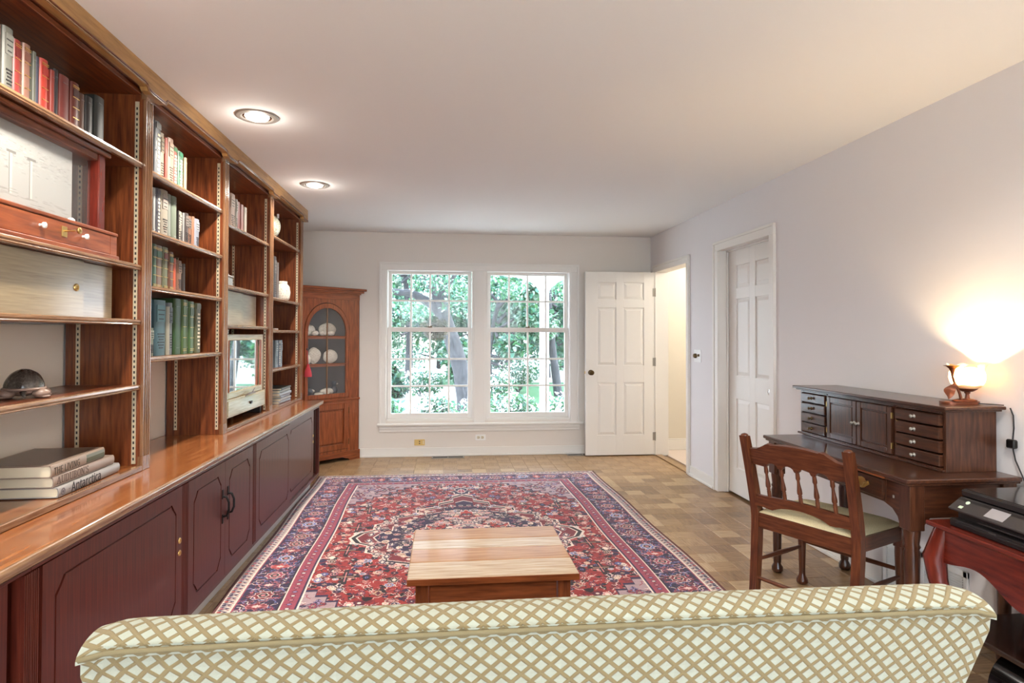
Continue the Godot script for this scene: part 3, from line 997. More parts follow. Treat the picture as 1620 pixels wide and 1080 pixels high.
func build_base_cabinets() -> void:
	# worktop
	var t := thing("worktop", "long polished reddish wooden worktop under the bookcases", "worktop", V((XL + XC) / 2, HC, 3.65))
	var g := g_at(V((XL + XC) / 2, HC, 3.65))
	g.bb(V(XL + 0.001, HC - 0.032, 1.262), V(XC - 0.012, HC, 6.13), 0.001)
	part(t, "top", g, M["wtopz"])
	g = g_at(V((XL + XC) / 2, HC, 3.65))
	g.prism(P2([0, 0, 0.006, 0, 0.0095, 0.004, 0.008, 0.01, 0.0115, 0.016, 0.012, 0.024, 0.008, 0.031, 0, 0.032]), V(XC - 0.012, HC - 0.032, 6.13), V(1, 0, 0), V(0, 1, 0), -4.868, true)
	part(t, "nosing", g, M["edgez"])
	var xd := -1.085
	var units := [["base cabinet with one wide sliding door and two brass pulls", 4.125, 5.10], ["base cabinet with a pair of doors and dark bow handles", 3.165, 4.125], ["base cabinet at the window end with two sliding doors", 1.33, 3.165], ["base cabinet with a single door beyond the wide sliding door", 5.10, 6.12]]
	for k in units.size():
		var z0: float = units[k][1]
		var z1: float = units[k][2]
		t = thing("base_cabinet", units[k][0], "cabinet", V(XL, 0, z0), 0.0, "base cabinets under the worktop")
		var b := V(XL, 0, z0)
		g = g_at(b)
		g.bb(V(XL + 0.001, 0.115, z0), V(xd - 0.035, 0.715, z0 + 0.018), 0.001).bb(V(XL + 0.001, 0.115, z1 - 0.018), V(xd - 0.035, 0.715, z1), 0.001)
		g.bb(V(XL + 0.001, 0.115, z0 + 0.018), V(xd - 0.035, 0.133, z1 - 0.018), 0.001)
		g.bb(V(XL + 0.001, 0.133, z0 + 0.018), V(XL + 0.012, 0.715, z1 - 0.018), 0.001)
		part(t, "body", g, M["mdoory"])
		# rail under the worktop and rail above the plinth
		g = g_at(b)
		g.bb(V(xd - 0.035, 0.697, z0), V(xd - 0.002, 0.7155, z1), 0.001)
		part(t, "top_rail", g, M["mdoorz"])
		g = g_at(b)
		g.bb(V(xd - 0.035, 0.115, z0), V(xd - 0.002, 0.132, z1), 0.001)
		part(t, "bottom_rail", g, M["mdoorz"])
		g = g_at(b)
		g.bb(V(-1.18, 0.0, z0), V(-1.16, 0.115, z1), 0.001)
		part(t, "plinth", g, M.toe)
		var tr := Node3D.new()
		tr.name = "front"
		tr.position = -b
		t.add_child(tr, true)
		var doors := []
		if k == 0:
			doors = [[z0 + 0.03, z1 - 0.045]]
		elif k == 1:
			doors = [[z0 + 0.035, (z0 + z1) / 2 - 0.0015], [(z0 + z1) / 2 + 0.0015, z1 - 0.035]]
		elif k == 2:
			doors = [[z0 + 0.14, 2.336], [2.34, z1 - 0.03]]
		else:
			doors = [[z0 + 0.07, z1 - 0.05]]
		for i in doors.size():
			var xx := xd - (0.02 if k == 2 and i == 0 else (0.014 if k == 3 else 0.0))
			var dr := cabinet_door(tr, doors[i][0], doors[i][1], 0.134, 0.695, xx)
			if k == 1:
				var z: float = doors[i][1] - 0.035 if i == 0 else doors[i][0] + 0.035
				var hg := G.new()
				hg.tube([V(xd, 0.53, z), V(xd + 0.02, 0.525, z), V(xd + 0.03, 0.50, z), V(xd + 0.03, 0.46, z), V(xd + 0.02, 0.435, z), V(xd, 0.43, z)], [0.006, 0.006, 0.0055, 0.0055, 0.006, 0.006], 8)
				hg.box(V(xd + 0.002, 0.54, z), V(0.004, 0.045, 0.018), 0.002).box(V(xd + 0.002, 0.42, z), V(0.004, 0.045, 0.018), 0.002)
				part(dr, "handle", hg, M.iron)
			if k == 0 or (k == 2 and i == 0):
				for y in [0.425, 0.475]:
					var pg := G.new()
					pg.xf = Transform3D(Basis(V(0, -1, 0), V(1, 0, 0), V(0, 0, 1)), V(xx, y, doors[i][0] + 0.022))
					pg.lathe(Vector3.ZERO, [Vector2(0.0, 0.001), Vector2(0.006, 0.002), Vector2(0.008, 0.004), Vector2(0.011, 0.003), Vector2(0.012, 0.0)], 16)
					part(dr, "finger_pull", pg, M.brass)
		# fluted stiles at the unit's ends
		var stiles := [[z0, z0 + 0.03], [z1 - 0.03, z1]]
		if k == 2:
			stiles = [[z0, z0 + 0.03], [z1 - 0.028, z1]]
		for s in stiles:
			var sgm := G.new()
			var w: float = s[1] - s[0]
			sgm.bb(V(xd - 0.03, 0.132, s[0]), V(xd - 0.008, 0.697, s[1]), 0)
			for q in [[0.02, 0.2], [0.3, 0.46], [0.56, 0.72], [0.82, 0.98]]:
				sgm.bb(V(xd - 0.01, 0.134, s[0] + w * q[0]), V(xd + 0.001, 0.695, s[0] + w * q[1]), 0.002)
			part(t, "fluted_stile", sgm, M["mdoory"]).position = -b
		# move the doors up to be parts of the cabinet itself
		for ch in tr.get_children():
			tr.remove_child(ch)
			t.add_child(ch, true)
			ch.position = -b
		t.remove_child(tr)
		tr.free()

# ------------------------------------------------------------------ books
var bookmat := {}
func bmat(c: Color, rough := 0.55) -> StandardMaterial3D:
	if c.get_luminance() > 0.4:
		c = c.darkened(0.3)
	var key := c.to_html() + str(rough)
	if not bookmat.has(key):
		bookmat[key] = plain(c, rough)
	return bookmat[key]

# a standing book: spine towards +x at x, bottom at y, thickness from z0 to z1
# style: 0 plain, 1 gilt bands on leather, 2 paper jacket with print, 3 two-tone jacket
func book(label: String, group: String, x: float, y: float, z0: float, z1: float, h: float, d: float, col: Color, style: int, col2 := Color(0.85, 0.8, 0.7), lean := 0.0) -> void:
	var t := thing("book", label, "book", V(x, y, (z0 + z1) / 2), 0.0, group)
	t.rotation.x = lean
	var w := absf(z1 - z0) - 0.0015
	var hw := w / 2
	var rb := minf(hw * 0.45, 0.008)
	var poly := PackedVector2Array()
	# rounded spine and two boards, seen from above (x across the spine, z along the shelf)
	poly.append(Vector2(-d, -hw))
	poly.append(Vector2(-rb, -hw))
	for i in 7:
		var a := -PI / 2 + PI * i / 6.0
		poly.append(Vector2(-rb + cos(a) * rb, sin(a) * hw))
	poly.append(Vector2(-rb, hw))
	poly.append(Vector2(-d, hw))
	poly.append(Vector2(-d, hw - 0.0025))
	poly.append(Vector2(-rb - 0.002, hw - 0.0025))
	poly.append(Vector2(-rb - 0.002, -hw + 0.0025))
	poly.append(Vector2(-d, -hw + 0.0025))
	var pz := PackedVector2Array()
	for q in poly:
		pz.append(Vector2(q.y, q.x))
	# axes: first z, second x; z cross x = +y
	var m := bmat(col, 0.42 if style == 1 else 0.5)
	part(t, "cover", G.new().prism(pz, Vector3.ZERO, V(0, 0, 1), V(1, 0, 0), h, true), m)
	part(t, "pages", G.new().bb(V(-d + 0.004, 0.003, -hw + 0.0026), V(-rb - 0.0021, h - 0.004, hw - 0.0026), 0), M.pages)
	var pg := G.new()
	if style == 1:
		for f in [0.06, 0.09, 0.3, 0.5, 0.7, 0.9, 0.93]:
			pg.box(V(-0.0005, h * f, 0), V(0.0022, 0.0022, w * 0.8), 0)
		part(t, "gilt_bands", pg, M.gilt).set_meta("kind", "stuff")
		pg = G.new().box(V(-0.0008, h * 0.8, 0), V(0.0024, h * 0.13, w * 0.72), 0)
		part(t, "title_label", pg, bmat(col2, 0.5))
	elif style == 2:
		pg.box(V(-0.0008, h * 0.76, 0), V(0.0024, h * 0.3, w * 0.74), 0)
		part(t, "title_panel", pg, bmat(col2, 0.5))
		pg = G.new()
		for i in 9:
			var f := 0.14 + i * 0.05 if i < 6 else 0.66 + (i - 6) * 0.08
			pg.box(V(-0.0002, h * f, 0), V(0.0022, 0.004, w * (0.35 + 0.3 * fmod(i * 0.37, 1.0))), 0)
		part(t, "print", pg, M.ink).set_meta("kind", "stuff")
	elif style == 3:
		pg.box(V(-0.0008, h * 0.93, 0), V(0.0024, h * 0.1, w * 0.76), 0).box(V(-0.0008, h * 0.5, 0), V(0.0024, 0.004, w * 0.76), 0)
		part(t, "jacket_band", pg, bmat(col2, 0.5))
		pg = G.new()
		for i in 10:
			pg.box(V(-0.0004, h * (0.1 + 0.075 * i), 0), V(0.0022, h * 0.04, w * (0.25 + 0.3 * fmod(i * 0.61, 1.0))), 0)
		part(t, "print", pg, M.cream).set_meta("kind", "stuff")
	else:
		pg.box(V(-0.0006, h * 0.86, 0), V(0.0022, 0.003, w * 0.6), 0).box(V(-0.0006, h * 0.12, 0), V(0.0022, 0.003, w * 0.6), 0)
		part(t, "bands", pg, bmat(col.lightened(0.35), 0.5)).set_meta("kind", "stuff")

func ordinal(k: int) -> String:
	return ["first", "second", "third", "fourth", "fifth", "sixth", "seventh", "eighth", "ninth", "tenth", "eleventh", "twelfth", "thirteenth", "fourteenth"][k]

# rows run from the far (small z) end: [z0, z1, height, colour, style, colour 2, colour word]
func row(items: Array, y: float, where: String, group: String, x := -1.335, d := 0.16) -> void:
	for k in items.size():
		var a: Array = items[k]
		book("%s book, %s from the window end, %s" % [a[6], ordinal(k), where], group, x - 0.003 * (k % 3), y, a[0], a[1], a[2], d, a[3], a[4], a[5])

func fill_bookcases() -> void:
	var w := C(215, 205, 185)
	row([[4.276, 4.341, 0.195, C(34, 38, 36), 0, w, "black upright"], [4.352, 4.397, 0.17, C(36, 34, 34), 0, w, "slim black"], [4.402, 4.436, 0.165, C(74, 44, 30), 0, w, "dark brown"],
		[4.447, 4.495, 0.185, C(88, 38, 30), 1, C(60, 24, 20), "brown gilt"], [4.501, 4.556, 0.185, C(98, 40, 34), 0, w, "maroon"], [4.562, 4.588, 0.19, C(38, 36, 40), 0, w, "charcoal"],
		[4.593, 4.615, 0.175, C(120, 44, 36), 0, w, "slim red"], [4.621, 4.662, 0.195, C(168, 56, 44), 1, C(150, 44, 36), "bright red"], [4.667, 4.684, 0.19, C(60, 62, 76), 0, w, "thin navy"],
		[4.692, 4.708, 0.195, C(120, 122, 108), 0, w, "thin grey-green"], [4.712, 4.748, 0.205, C(176, 128, 108), 1, C(150, 96, 80), "tan gilt"], [4.753, 4.788, 0.20, C(126, 48, 44), 1, C(96, 34, 32), "dark red gilt"],
		[4.797, 4.843, 0.215, C(132, 132, 122), 2, C(160, 160, 150), "tall grey"], [4.848, 4.889, 0.21, C(122, 50, 40), 0, w, "red-brown"]], 2.0505, "above the framed display box", "books above the framed display box", -1.34)
	row([[3.504, 3.533, 0.19, C(212, 184, 140), 0, w, "thin cream"], [3.543, 3.600, 0.205, C(66, 96, 78), 3, C(52, 110, 80), "dark green"], [3.603, 3.659, 0.215, C(122, 70, 62), 3, C(84, 140, 100), "green and red"],
		[3.661, 3.722, 0.235, C(196, 160, 136), 2, C(206, 176, 150), "tan and pink striped"], [3.724, 3.749, 0.225, C(140, 52, 34), 0, w, "thin red"], [3.751, 3.795, 0.235, C(190, 172, 142), 2, C(160, 140, 110), "beige printed"],
		[3.797, 3.861, 0.27, C(98, 102, 106), 3, C(186, 190, 186), "tall slate grey"]], 2.0425, "in the topmost of four rows", "books on the topmost shelf of four rows")
	row([[3.332, 3.389, 0.165, C(186, 190, 204), 2, C(216, 216, 220), "pale blue"], [3.391, 3.422, 0.17, C(196, 140, 108), 0, w, "thin orange"], [3.425, 3.471, 0.165, C(120, 86, 70), 2, C(140, 130, 120), "brown jacketed"],
		[3.474, 3.522, 0.17, C(62, 54, 52), 2, C(110, 100, 92), "dark printed"], [3.525, 3.541, 0.165, C(200, 196, 190), 0, w, "thin white"], [3.543, 3.579, 0.165, C(186, 176, 160), 2, C(210, 200, 184), "small cream"],
		[3.582, 3.601, 0.165, C(58, 50, 46), 3, w, "thin black"], [3.611, 3.667, 0.225, C(150, 162, 140), 0, w, "tall sage"], [3.669, 3.715, 0.225, C(168, 172, 160), 0, w, "tall pale grey"],
		[3.717, 3.789, 0.23, C(196, 184, 164), 2, C(206, 190, 176), "thick tan patterned"], [3.791, 3.834, 0.225, C(110, 110, 122), 3, C(70, 70, 84), "slate"], [3.836, 3.861, 0.22, C(214, 216, 212), 0, w, "white"]], 1.7805, "in the second of four rows", "books on the second shelf of four rows")
	row([[3.512, 3.541, 0.15, C(44, 34, 30), 0, w, "small black"], [3.545, 3.601, 0.16, C(112, 82, 66), 2, C(150, 110, 84), "brown patterned"], [3.603, 3.645, 0.165, C(170, 74, 44), 0, w, "rust orange"],
		[3.649, 3.702, 0.19, C(92, 60, 46), 1, C(50, 80, 62), "dark brown gilt"], [3.705, 3.756, 0.205, C(96, 98, 76), 1, C(110, 52, 44), "olive gilt"], [3.759, 3.828, 0.205, C(100, 80, 68), 1, C(56, 92, 72), "thick brown gilt"],
		[3.831, 3.873, 0.205, C(58, 84, 68), 1, C(40, 64, 52), "green gilt"]], 1.5355, "in the third of four rows", "books on the third shelf of four rows")
	row([[3.297, 3.372, 0.27, C(118, 122, 84), 3, C(84, 88, 60), "tall olive"], [3.384, 3.446, 0.275, C(66, 92, 54), 1, C(50, 74, 44), "tall dark green gilt"], [3.459, 3.487, 0.28, C(96, 124, 74), 0, w, "tall moss green"],
		[3.49, 3.541, 0.28, C(92, 122, 66), 1, C(74, 100, 56), "tall bright green"], [3.545, 3.632, 0.28, C(38, 66, 30), 0, w, "thick dark green"], [3.642, 3.681, 0.255, C(150, 156, 160), 2, C(92, 104, 114), "grey jacketed"],
		[3.685, 3.715, 0.235, C(206, 200, 176), 0, w, "thin ivory"], [3.719, 3.834, 0.262, C(88, 130, 140), 2, C(62, 106, 112), "thick teal blue"], [3.838, 3.88, 0.13, C(168, 176, 150), 2, C(190, 196, 170), "short pale green"]], 1.2225, "in the lowest of four rows", "books on the lowest shelf of four rows")
	row([[2.52, 2.58, 0.19, C(214, 198, 176), 0, w, "cream"], [2.582, 2.64, 0.195, C(196, 126, 116), 0, w, "pink"], [2.642, 2.71, 0.2, C(122, 50, 44), 0, w, "dark red"],
		[2.712, 2.745, 0.205, C(220, 214, 200), 2, C(200, 180, 160), "white printed"], [2.747, 2.842, 0.225, C(214, 176, 152), 2, C(220, 190, 166), "broad tan"], [2.844, 2.88, 0.235, C(128, 62, 46), 0, C(90, 120, 100), "brown"], [2.882, 2.93, 0.25, C(92, 116, 100), 3, w, "grey-green"]], 1.9845, "above the pewter box", "books above the pewter box", -1.335)
	row([[1.66, 1.72, 0.3, C(88, 76, 70), 0, w, "tall taupe"], [1.722, 1.80, 0.34, C(52, 46, 44), 2, C(120, 112, 106), "tallest dark"]], 1.6035, "beside the patterned jar", "tall books beside the jar", -1.345)
	row([[1.60, 1.65, 0.215, C(176, 190, 196), 2, C(210, 216, 216), "pale blue-grey"], [1.652, 1.70, 0.215, C(54, 66, 84), 3, w, "navy"], [1.702, 1.722, 0.215, C(30, 34, 44), 0, w, "thin black"], [1.724, 1.80, 0.215, C(150, 168, 176), 2, C(196, 206, 208), "thick blue-grey"]], 1.0625, "above the pale flat stack", "books above the white stack", -1.33)
	# flat books
	flat_books()
	display_box()
	turtle()
	pale_box()
	ornaments()

# a book lying flat, spine towards +x; local origin at the middle of its underside
func flat_book(label: String, group: String, at: Vector3, turn: float, len: float, wide: float, th: float, col: Color, back := Color(0.8, 0.75, 0.7)) -> Node3D:
	var t := thing("book", label, "book", at, turn, group)
	var g := G.new()
	var hx := wide / 2
	var hz := len / 2
	g.bb(V(-hx, 0, -hz), V(hx - 0.006, 0.003, hz), 0.0008)
	g.bb(V(-hx, th - 0.003, -hz), V(hx - 0.006, th, hz), 0.0008)
	var poly := PackedVector2Array()
	for i in 9:
		var a := -PI / 2 + PI * i / 8.0
		poly.append(Vector2(hx - 0.008 + cos(a) * 0.006, th / 2 + sin(a) * th / 2))
	for i in 9:
		var a := PI / 2 - PI * i / 8.0
		poly.append(Vector2(hx - 0.011 + cos(a) * 0.006, th / 2 + sin(a) * (th / 2 - 0.003)))
	g.prism(poly, V(0, 0, hz), V(1, 0, 0), V(0, 1, 0), -len, true)
	part(t, "cover", g, bmat(col, 0.35))
	part(t, "pages", G.new().bb(V(-hx + 0.004, 0.0031, -hz + 0.004), V(hx - 0.008, th - 0.0031, hz - 0.004), 0), M.pages)
	return t

func flat_books() -> void:
	var y := HC + 0.0245
	var side := Basis(V(0, 0, -1), V(0, 1, 0), V(1, 0, 0))
	var t := flat_book("white flat book with Antarctica on its spine, lowest in its stack", "flat books beside the worktop edge", V(-1.425, y, 4.425), 0.03, 0.42, 0.26, 0.034, C(214, 206, 200))
	text_on(t, "lettering", "Antarctica", M.ink, V(0.1285, 0.017, 0.035), side, 0.044)
	var g := G.new()
	g.xf = Transform3D(Basis(V(0, -1, 0), V(1, 0, 0), V(0, 0, 1)), V(0.1285, 0.017, 0.185))
	g.lathe(Vector3.ZERO, [Vector2(0.012, 0), Vector2(0.012, 0.0006), Vector2(0.009, 0.0006), Vector2(0.009, 0)], 20)
	g.lathe(Vector3.ZERO, [Vector2(0.004, 0), Vector2(0.004, 0.0006), Vector2(0, 0.0006)], 12)
	part(t, "emblem", g, bmat(C(96, 92, 100)))
	text_on(t, "lettering", "~", bmat(C(170, 150, 145)), V(0.1285, 0.017, 0.145), side, 0.02)
	y += 0.0345
	t = flat_book("buff flat book with AUDUBON'S on its spine, middle of its stack", "flat books beside the worktop edge", V(-1.43, y, 4.44), 0.02, 0.40, 0.25, 0.036, C(204, 178, 160))
	text_on(t, "lettering", "AUDUBON'S", bmat(C(130, 104, 92)), V(0.1235, 0.02, 0.085), side, 0.034, true)
	part(t, "rule", G.new().bb(V(0.122, 0.007, -0.17), V(0.1234, 0.0082, 0.17), 0), bmat(C(150, 120, 106)))
	y += 0.0365
	t = flat_book("cream flat book with a pictorial spine, topmost of its stack", "flat books beside the worktop edge", V(-1.435, y, 4.475), 0.05, 0.36, 0.25, 0.04, C(206, 178, 156))
	text_on(t, "lettering", "THE LIVING", bmat(C(70, 62, 52)), V(0.1235, 0.018, 0.085), side, 0.032)
	part(t, "spine_picture", G.new().bb(V(0.1215, 0.006, -0.175), V(0.1238, 0.022, -0.045), 0), bmat(C(110, 112, 84)))
	part(t, "spine_sky", G.new().bb(V(0.121, 0.022, -0.175), V(0.1234, 0.034, -0.045), 0), bmat(C(178, 186, 172)))
	part(t, "cover_picture", G.new().bb(V(-0.11, 0.04, -0.16), V(0.10, 0.0406, 0.16), 0), bmat(C(112, 94, 80), 0.3))
	# stack of pale books at the window end
	var yy := HC + 0.0225
	var cs := [[C(200, 200, 206), 0.022, "pale grey"], [C(214, 210, 206), 0.02, "ivory"], [C(186, 192, 204), 0.018, "pale blue"], [C(208, 214, 220), 0.024, "bluish white"], [C(206, 214, 208), 0.022, "greenish white"], [C(96, 116, 112), 0.016, "grey-green"]]
	for k in cs.size():
		flat_book("%s flat book, %s from the bottom of the pale stack" % [cs[k][2], ordinal(k)], "pale flat books stacked at the window end", V(-1.42 + 0.006 * (k % 2), yy, 1.60 - 0.008 * (k % 3)), 0.03 * ((k % 3) - 1), 0.33, 0.23, cs[k][1], cs[k][0])
		yy += cs[k][1] + 0.0004
	flat_book("small white book lying alone on a bookcase shelf", "", V(-1.38, 1.3585, 1.83), 0.1, 0.18, 0.12, 0.014, C(206, 200, 190))

# framed display box with a drawer under it
func display_box() -> void:
	var x := XB - 0.05
	var t := thing("display_box", "reddish framed glass display box with a drawer and brass key", "display box", V(x, 1.6155, 4.62))
	var w := 0.31
	var g := G.new()
	# box round the picture: posts, rails, back
	part(t, "post", G.new().bb(V(-0.045, 0.108, -w), V(0.0, 0.395, -w + 0.045), 0.004), M["redwoody"])
	part(t, "post", G.new().bb(V(-0.045, 0.108, w - 0.045), V(0.0, 0.395, w), 0.004), M["redwoody"])
	g = G.new().bb(V(-0.05, 0.395, -w - 0.02), V(0.012, 0.412, w + 0.02), 0.005)
	g.bb(V(-0.045, 0.37, -w + 0.045), V(-0.005, 0.395, w - 0.045), 0.002)
	part(t, "top_rail", g, M["mahogz"])
	# drawer case
	part(t, "drawer_case", G.new().bb(V(-0.14, 0.0, -w - 0.07), V(0.02, 0.018, w + 0.04), 0.003).bb(V(-0.14, 0.095, -w - 0.07), V(0.015, 0.108, w + 0.04), 0.003).bb(V(-0.14, 0.018, -w - 0.07), V(0.01, 0.095, -w - 0.02), 0.002).bb(V(-0.14, 0.018, w), V(0.01, 0.095, w + 0.04), 0.002), M["cherryz"])
	var d := part(t, "drawer", G.new().bb(V(-0.12, 0.02, -w - 0.018), V(0.012, 0.093, w - 0.002), 0.002), M["cherryz"])
	for z in [0.1, -0.14]:
		var kg := G.new()
		kg.xf = Transform3D(Basis(V(0, -1, 0), V(1, 0, 0), V(0, 0, 1)), V(0.012, 0.06, z))
		kg.lathe(Vector3.ZERO, [Vector2(0.005, 0), Vector2(0.004, 0.006), Vector2(0.01, 0.012), Vector2(0.01, 0.018), Vector2(0, 0.021)], 14)
		part(d, "knob", kg, M.white)
	var eg := G.new().box(V(0.013, 0.06, -0.03), V(0.003, 0.036, 0.03), 0.001)
	part(d, "escutcheon", eg, M.brass)
	eg = G.new()
	eg.tube([V(0.013, 0.062, -0.03), V(0.05, 0.064, -0.03)], 0.003, 8)
	eg.xf = Transform3D(Basis(V(0, 0, 1), PI / 2), V(0.062, 0.064, -0.03))
	eg.lathe(Vector3.ZERO, [Vector2(0.004, -0.003), Vector2(0.011, -0.003), Vector2(0.011, 0.003), Vector2(0.004, 0.003)], 16)
	part(d, "key", eg, M.brass)
	# picture behind glass: a pale pencil drawing of a street with two posts
	part(t, "picture", print_board(-0.038, 0.108, 0.37, -w + 0.15, w - 0.045), M.sketch_print)
	part(t, "glass", G.new().bb(V(-0.035, 0.108, -w + 0.045), V(-0.032, 0.37, w - 0.045), 0), M.pane)
	# little white knob standing on the drawer case
	part(t, "cap", G.new().lathe(V(0.0, 0.108, -0.09), [Vector2(0.012, 0), Vector2(0.012, 0.004), Vector2(0.006, 0.01), Vector2(0, 0.011)], 14), M.white)

func print_board(x: float, y0: float, y1: float, za: float, zb: float) -> G:
	var g := G.new()
	g.quad(V(x, y1, zb), V(x, y1, za), V(x, y0, za), V(x, y0, zb), V(1, 0, 0))
	g.bb(V(x - 0.006, y0, za), V(x - 0.0002, y1, zb), 0)
	return g

func turtle() -> void:
	var t := thing("turtle_figure", "dark carved turtle figure with a domed shell", "figurine", V(-1.40, 1.1105, 4.635), 0.5)
	var shell := G.new()
	var f := func(u: float, v: float) -> Vector3:
		var th := u * TAU
		var ph := v * PI / 2
		var k := 1.0 + 0.02 * sin(th * 9.0) * sin(ph * 6.0) * cos(ph)
		return V(cos(th) * cos(ph) * 0.056 * k, 0.03 + sin(ph) * 0.066 * k, sin(th) * cos(ph) * 0.07 * k)
	shell.surf(f, 40, 14, true)
	shell.lathe(Vector3.ZERO, [Vector2(0.001, 0.03), Vector2(0.054, 0.03)], 24)
	part(t, "shell", shell, M.turtle)
	var rim := []
	for i in 33:
		var a := TAU * i / 32.0
		rim.append(V(cos(a) * 0.057, 0.031, sin(a) * 0.071))
	part(t, "shell_rim", G.new().tube(rim, 0.005, 6), M.turtle_pale)
	part(t, "belly", G.new().blob(V(0, 0.024, 0), V(0.046, 0.018, 0.058)), M.turtle_pale)
	for s in [[0.046, 0.04], [0.046, -0.04], [-0.046, 0.04], [-0.046, -0.04]]:
		part(t, "leg", G.new().blob(V(s[0], 0.016, s[1]), V(0.026, 0.016, 0.022), 12, 8).blob(V(s[0] * 1.25, 0.006, s[1] * 1.1), V(0.016, 0.006, 0.016), 10, 6), M.turtle_pale)
	part(t, "head", G.new().blob(V(-0.01, 0.078, -0.075), V(0.016, 0.015, 0.02), 14, 10).tube([V(0, 0.04, -0.055), V(-0.008, 0.068, -0.07)], [0.016, 0.014], 10), M.turtle)
	part(t, "tail", G.new().tube([V(0, 0.022, 0.06), V(0.004, 0.008, 0.082)], [0.01, 0.004], 8), M.turtle)

# pale glass-fronted box with a drawer
func pale_box() -> void:
	var t := thing("display_box", "pale wooden mirror-fronted display box with a single drawer", "display box", V(XB - 0.02, HC + 0.0225, 2.64))
	var w := 0.40
	var y0 := 0.05
	part(t, "foot", G.new().bb(V(-0.14, 0, -w + 0.01), V(-0.02, 0.05, -w + 0.05), 0.003), M.dark)
	part(t, "foot", G.new().bb(V(-0.14, 0, w - 0.05), V(-0.02, 0.05, w - 0.01), 0.003), M.dark)
	var d := part(t, "drawer", G.new().bb(V(-0.15, y0, -w), V(0.0, y0 + 0.11, w), 0.003), M.pale)
	part(d, "drawer_front", G.new().bb(V(0.0, y0 + 0.012, -w + 0.03), V(0.005, y0 + 0.1, w - 0.03), 0.002), M.pale)
	part(d, "pull", G.new().box(V(0.009, y0 + 0.055, -0.05), V(0.012, 0.018, 0.034), 0.003), M.iron)
	var g := G.new()
	g.bb(V(-0.06, y0 + 0.11, -w + 0.02), V(-0.01, 0.555, -w + 0.07), 0.004)
	g.bb(V(-0.06, y0 + 0.11, w - 0.07), V(-0.01, 0.555, w - 0.02), 0.004)
	g.bb(V(-0.06, y0 + 0.11, -w + 0.07), V(-0.01, y0 + 0.15, w - 0.07), 0.004)
	g.bb(V(-0.06, 0.515, -w + 0.07), V(-0.01, 0.555, w - 0.07), 0.004)
	part(t, "frame", g, M.pale)
	part(t, "inner_moulding", G.new().bb(V(-0.02, y0 + 0.15, -w + 0.07), V(-0.005, 0.515, -w + 0.08), 0.002).bb(V(-0.02, y0 + 0.15, w - 0.08), V(-0.005, 0.515, w - 0.07), 0.002), M["cherryy"])
	part(t, "back", G.new().bb(V(-0.058, y0 + 0.15, -w + 0.07), V(-0.05, 0.515, w - 0.07), 0), M.gloss_black)
	part(t, "glass", G.new().bb(V(-0.028, y0 + 0.15, -w + 0.08), V(-0.024, 0.515, w - 0.08), 0), M.mirror)
	# branch of driftwood lying on the drawer
	part(t, "side_post", G.new().bb(V(-0.15, y0 + 0.11, -w - 0.015), V(-0.02, 0.555, -w + 0.01), 0.003), M["cherryy"])
	single("twig", G.new().tube([V(0, 0.012, -0.12), V(0.006, 0.02, -0.05), V(-0.004, 0.014, 0.02), V(0.004, 0.01, 0.11)], [0.003, 0.006, 0.006, 0.003], 6).tube([V(0.003, 0.018, -0.03), V(0.006, 0.045, -0.08)], [0.005, 0.002], 6), M["walnutz"], "thin dark twig lying on the pale display box", "twig", V(XB - 0.008, HC + 0.0225 + 0.15, 2.62))
	var b := thing("small_box", "small pale box on top of the pale display box", "box", V(XB - 0.06, HC + 0.0225 + 0.5555, 2.93))
	part(b, "body", G.new().bb(V(-0.04, 0, -0.05), V(0.0, 0.02, 0.05), 0.003), M.pale)
	part(b, "lid", G.new().bb(V(-0.042, 0.02, -0.052), V(0.002, 0.027, 0.052), 0.003), M.pale)

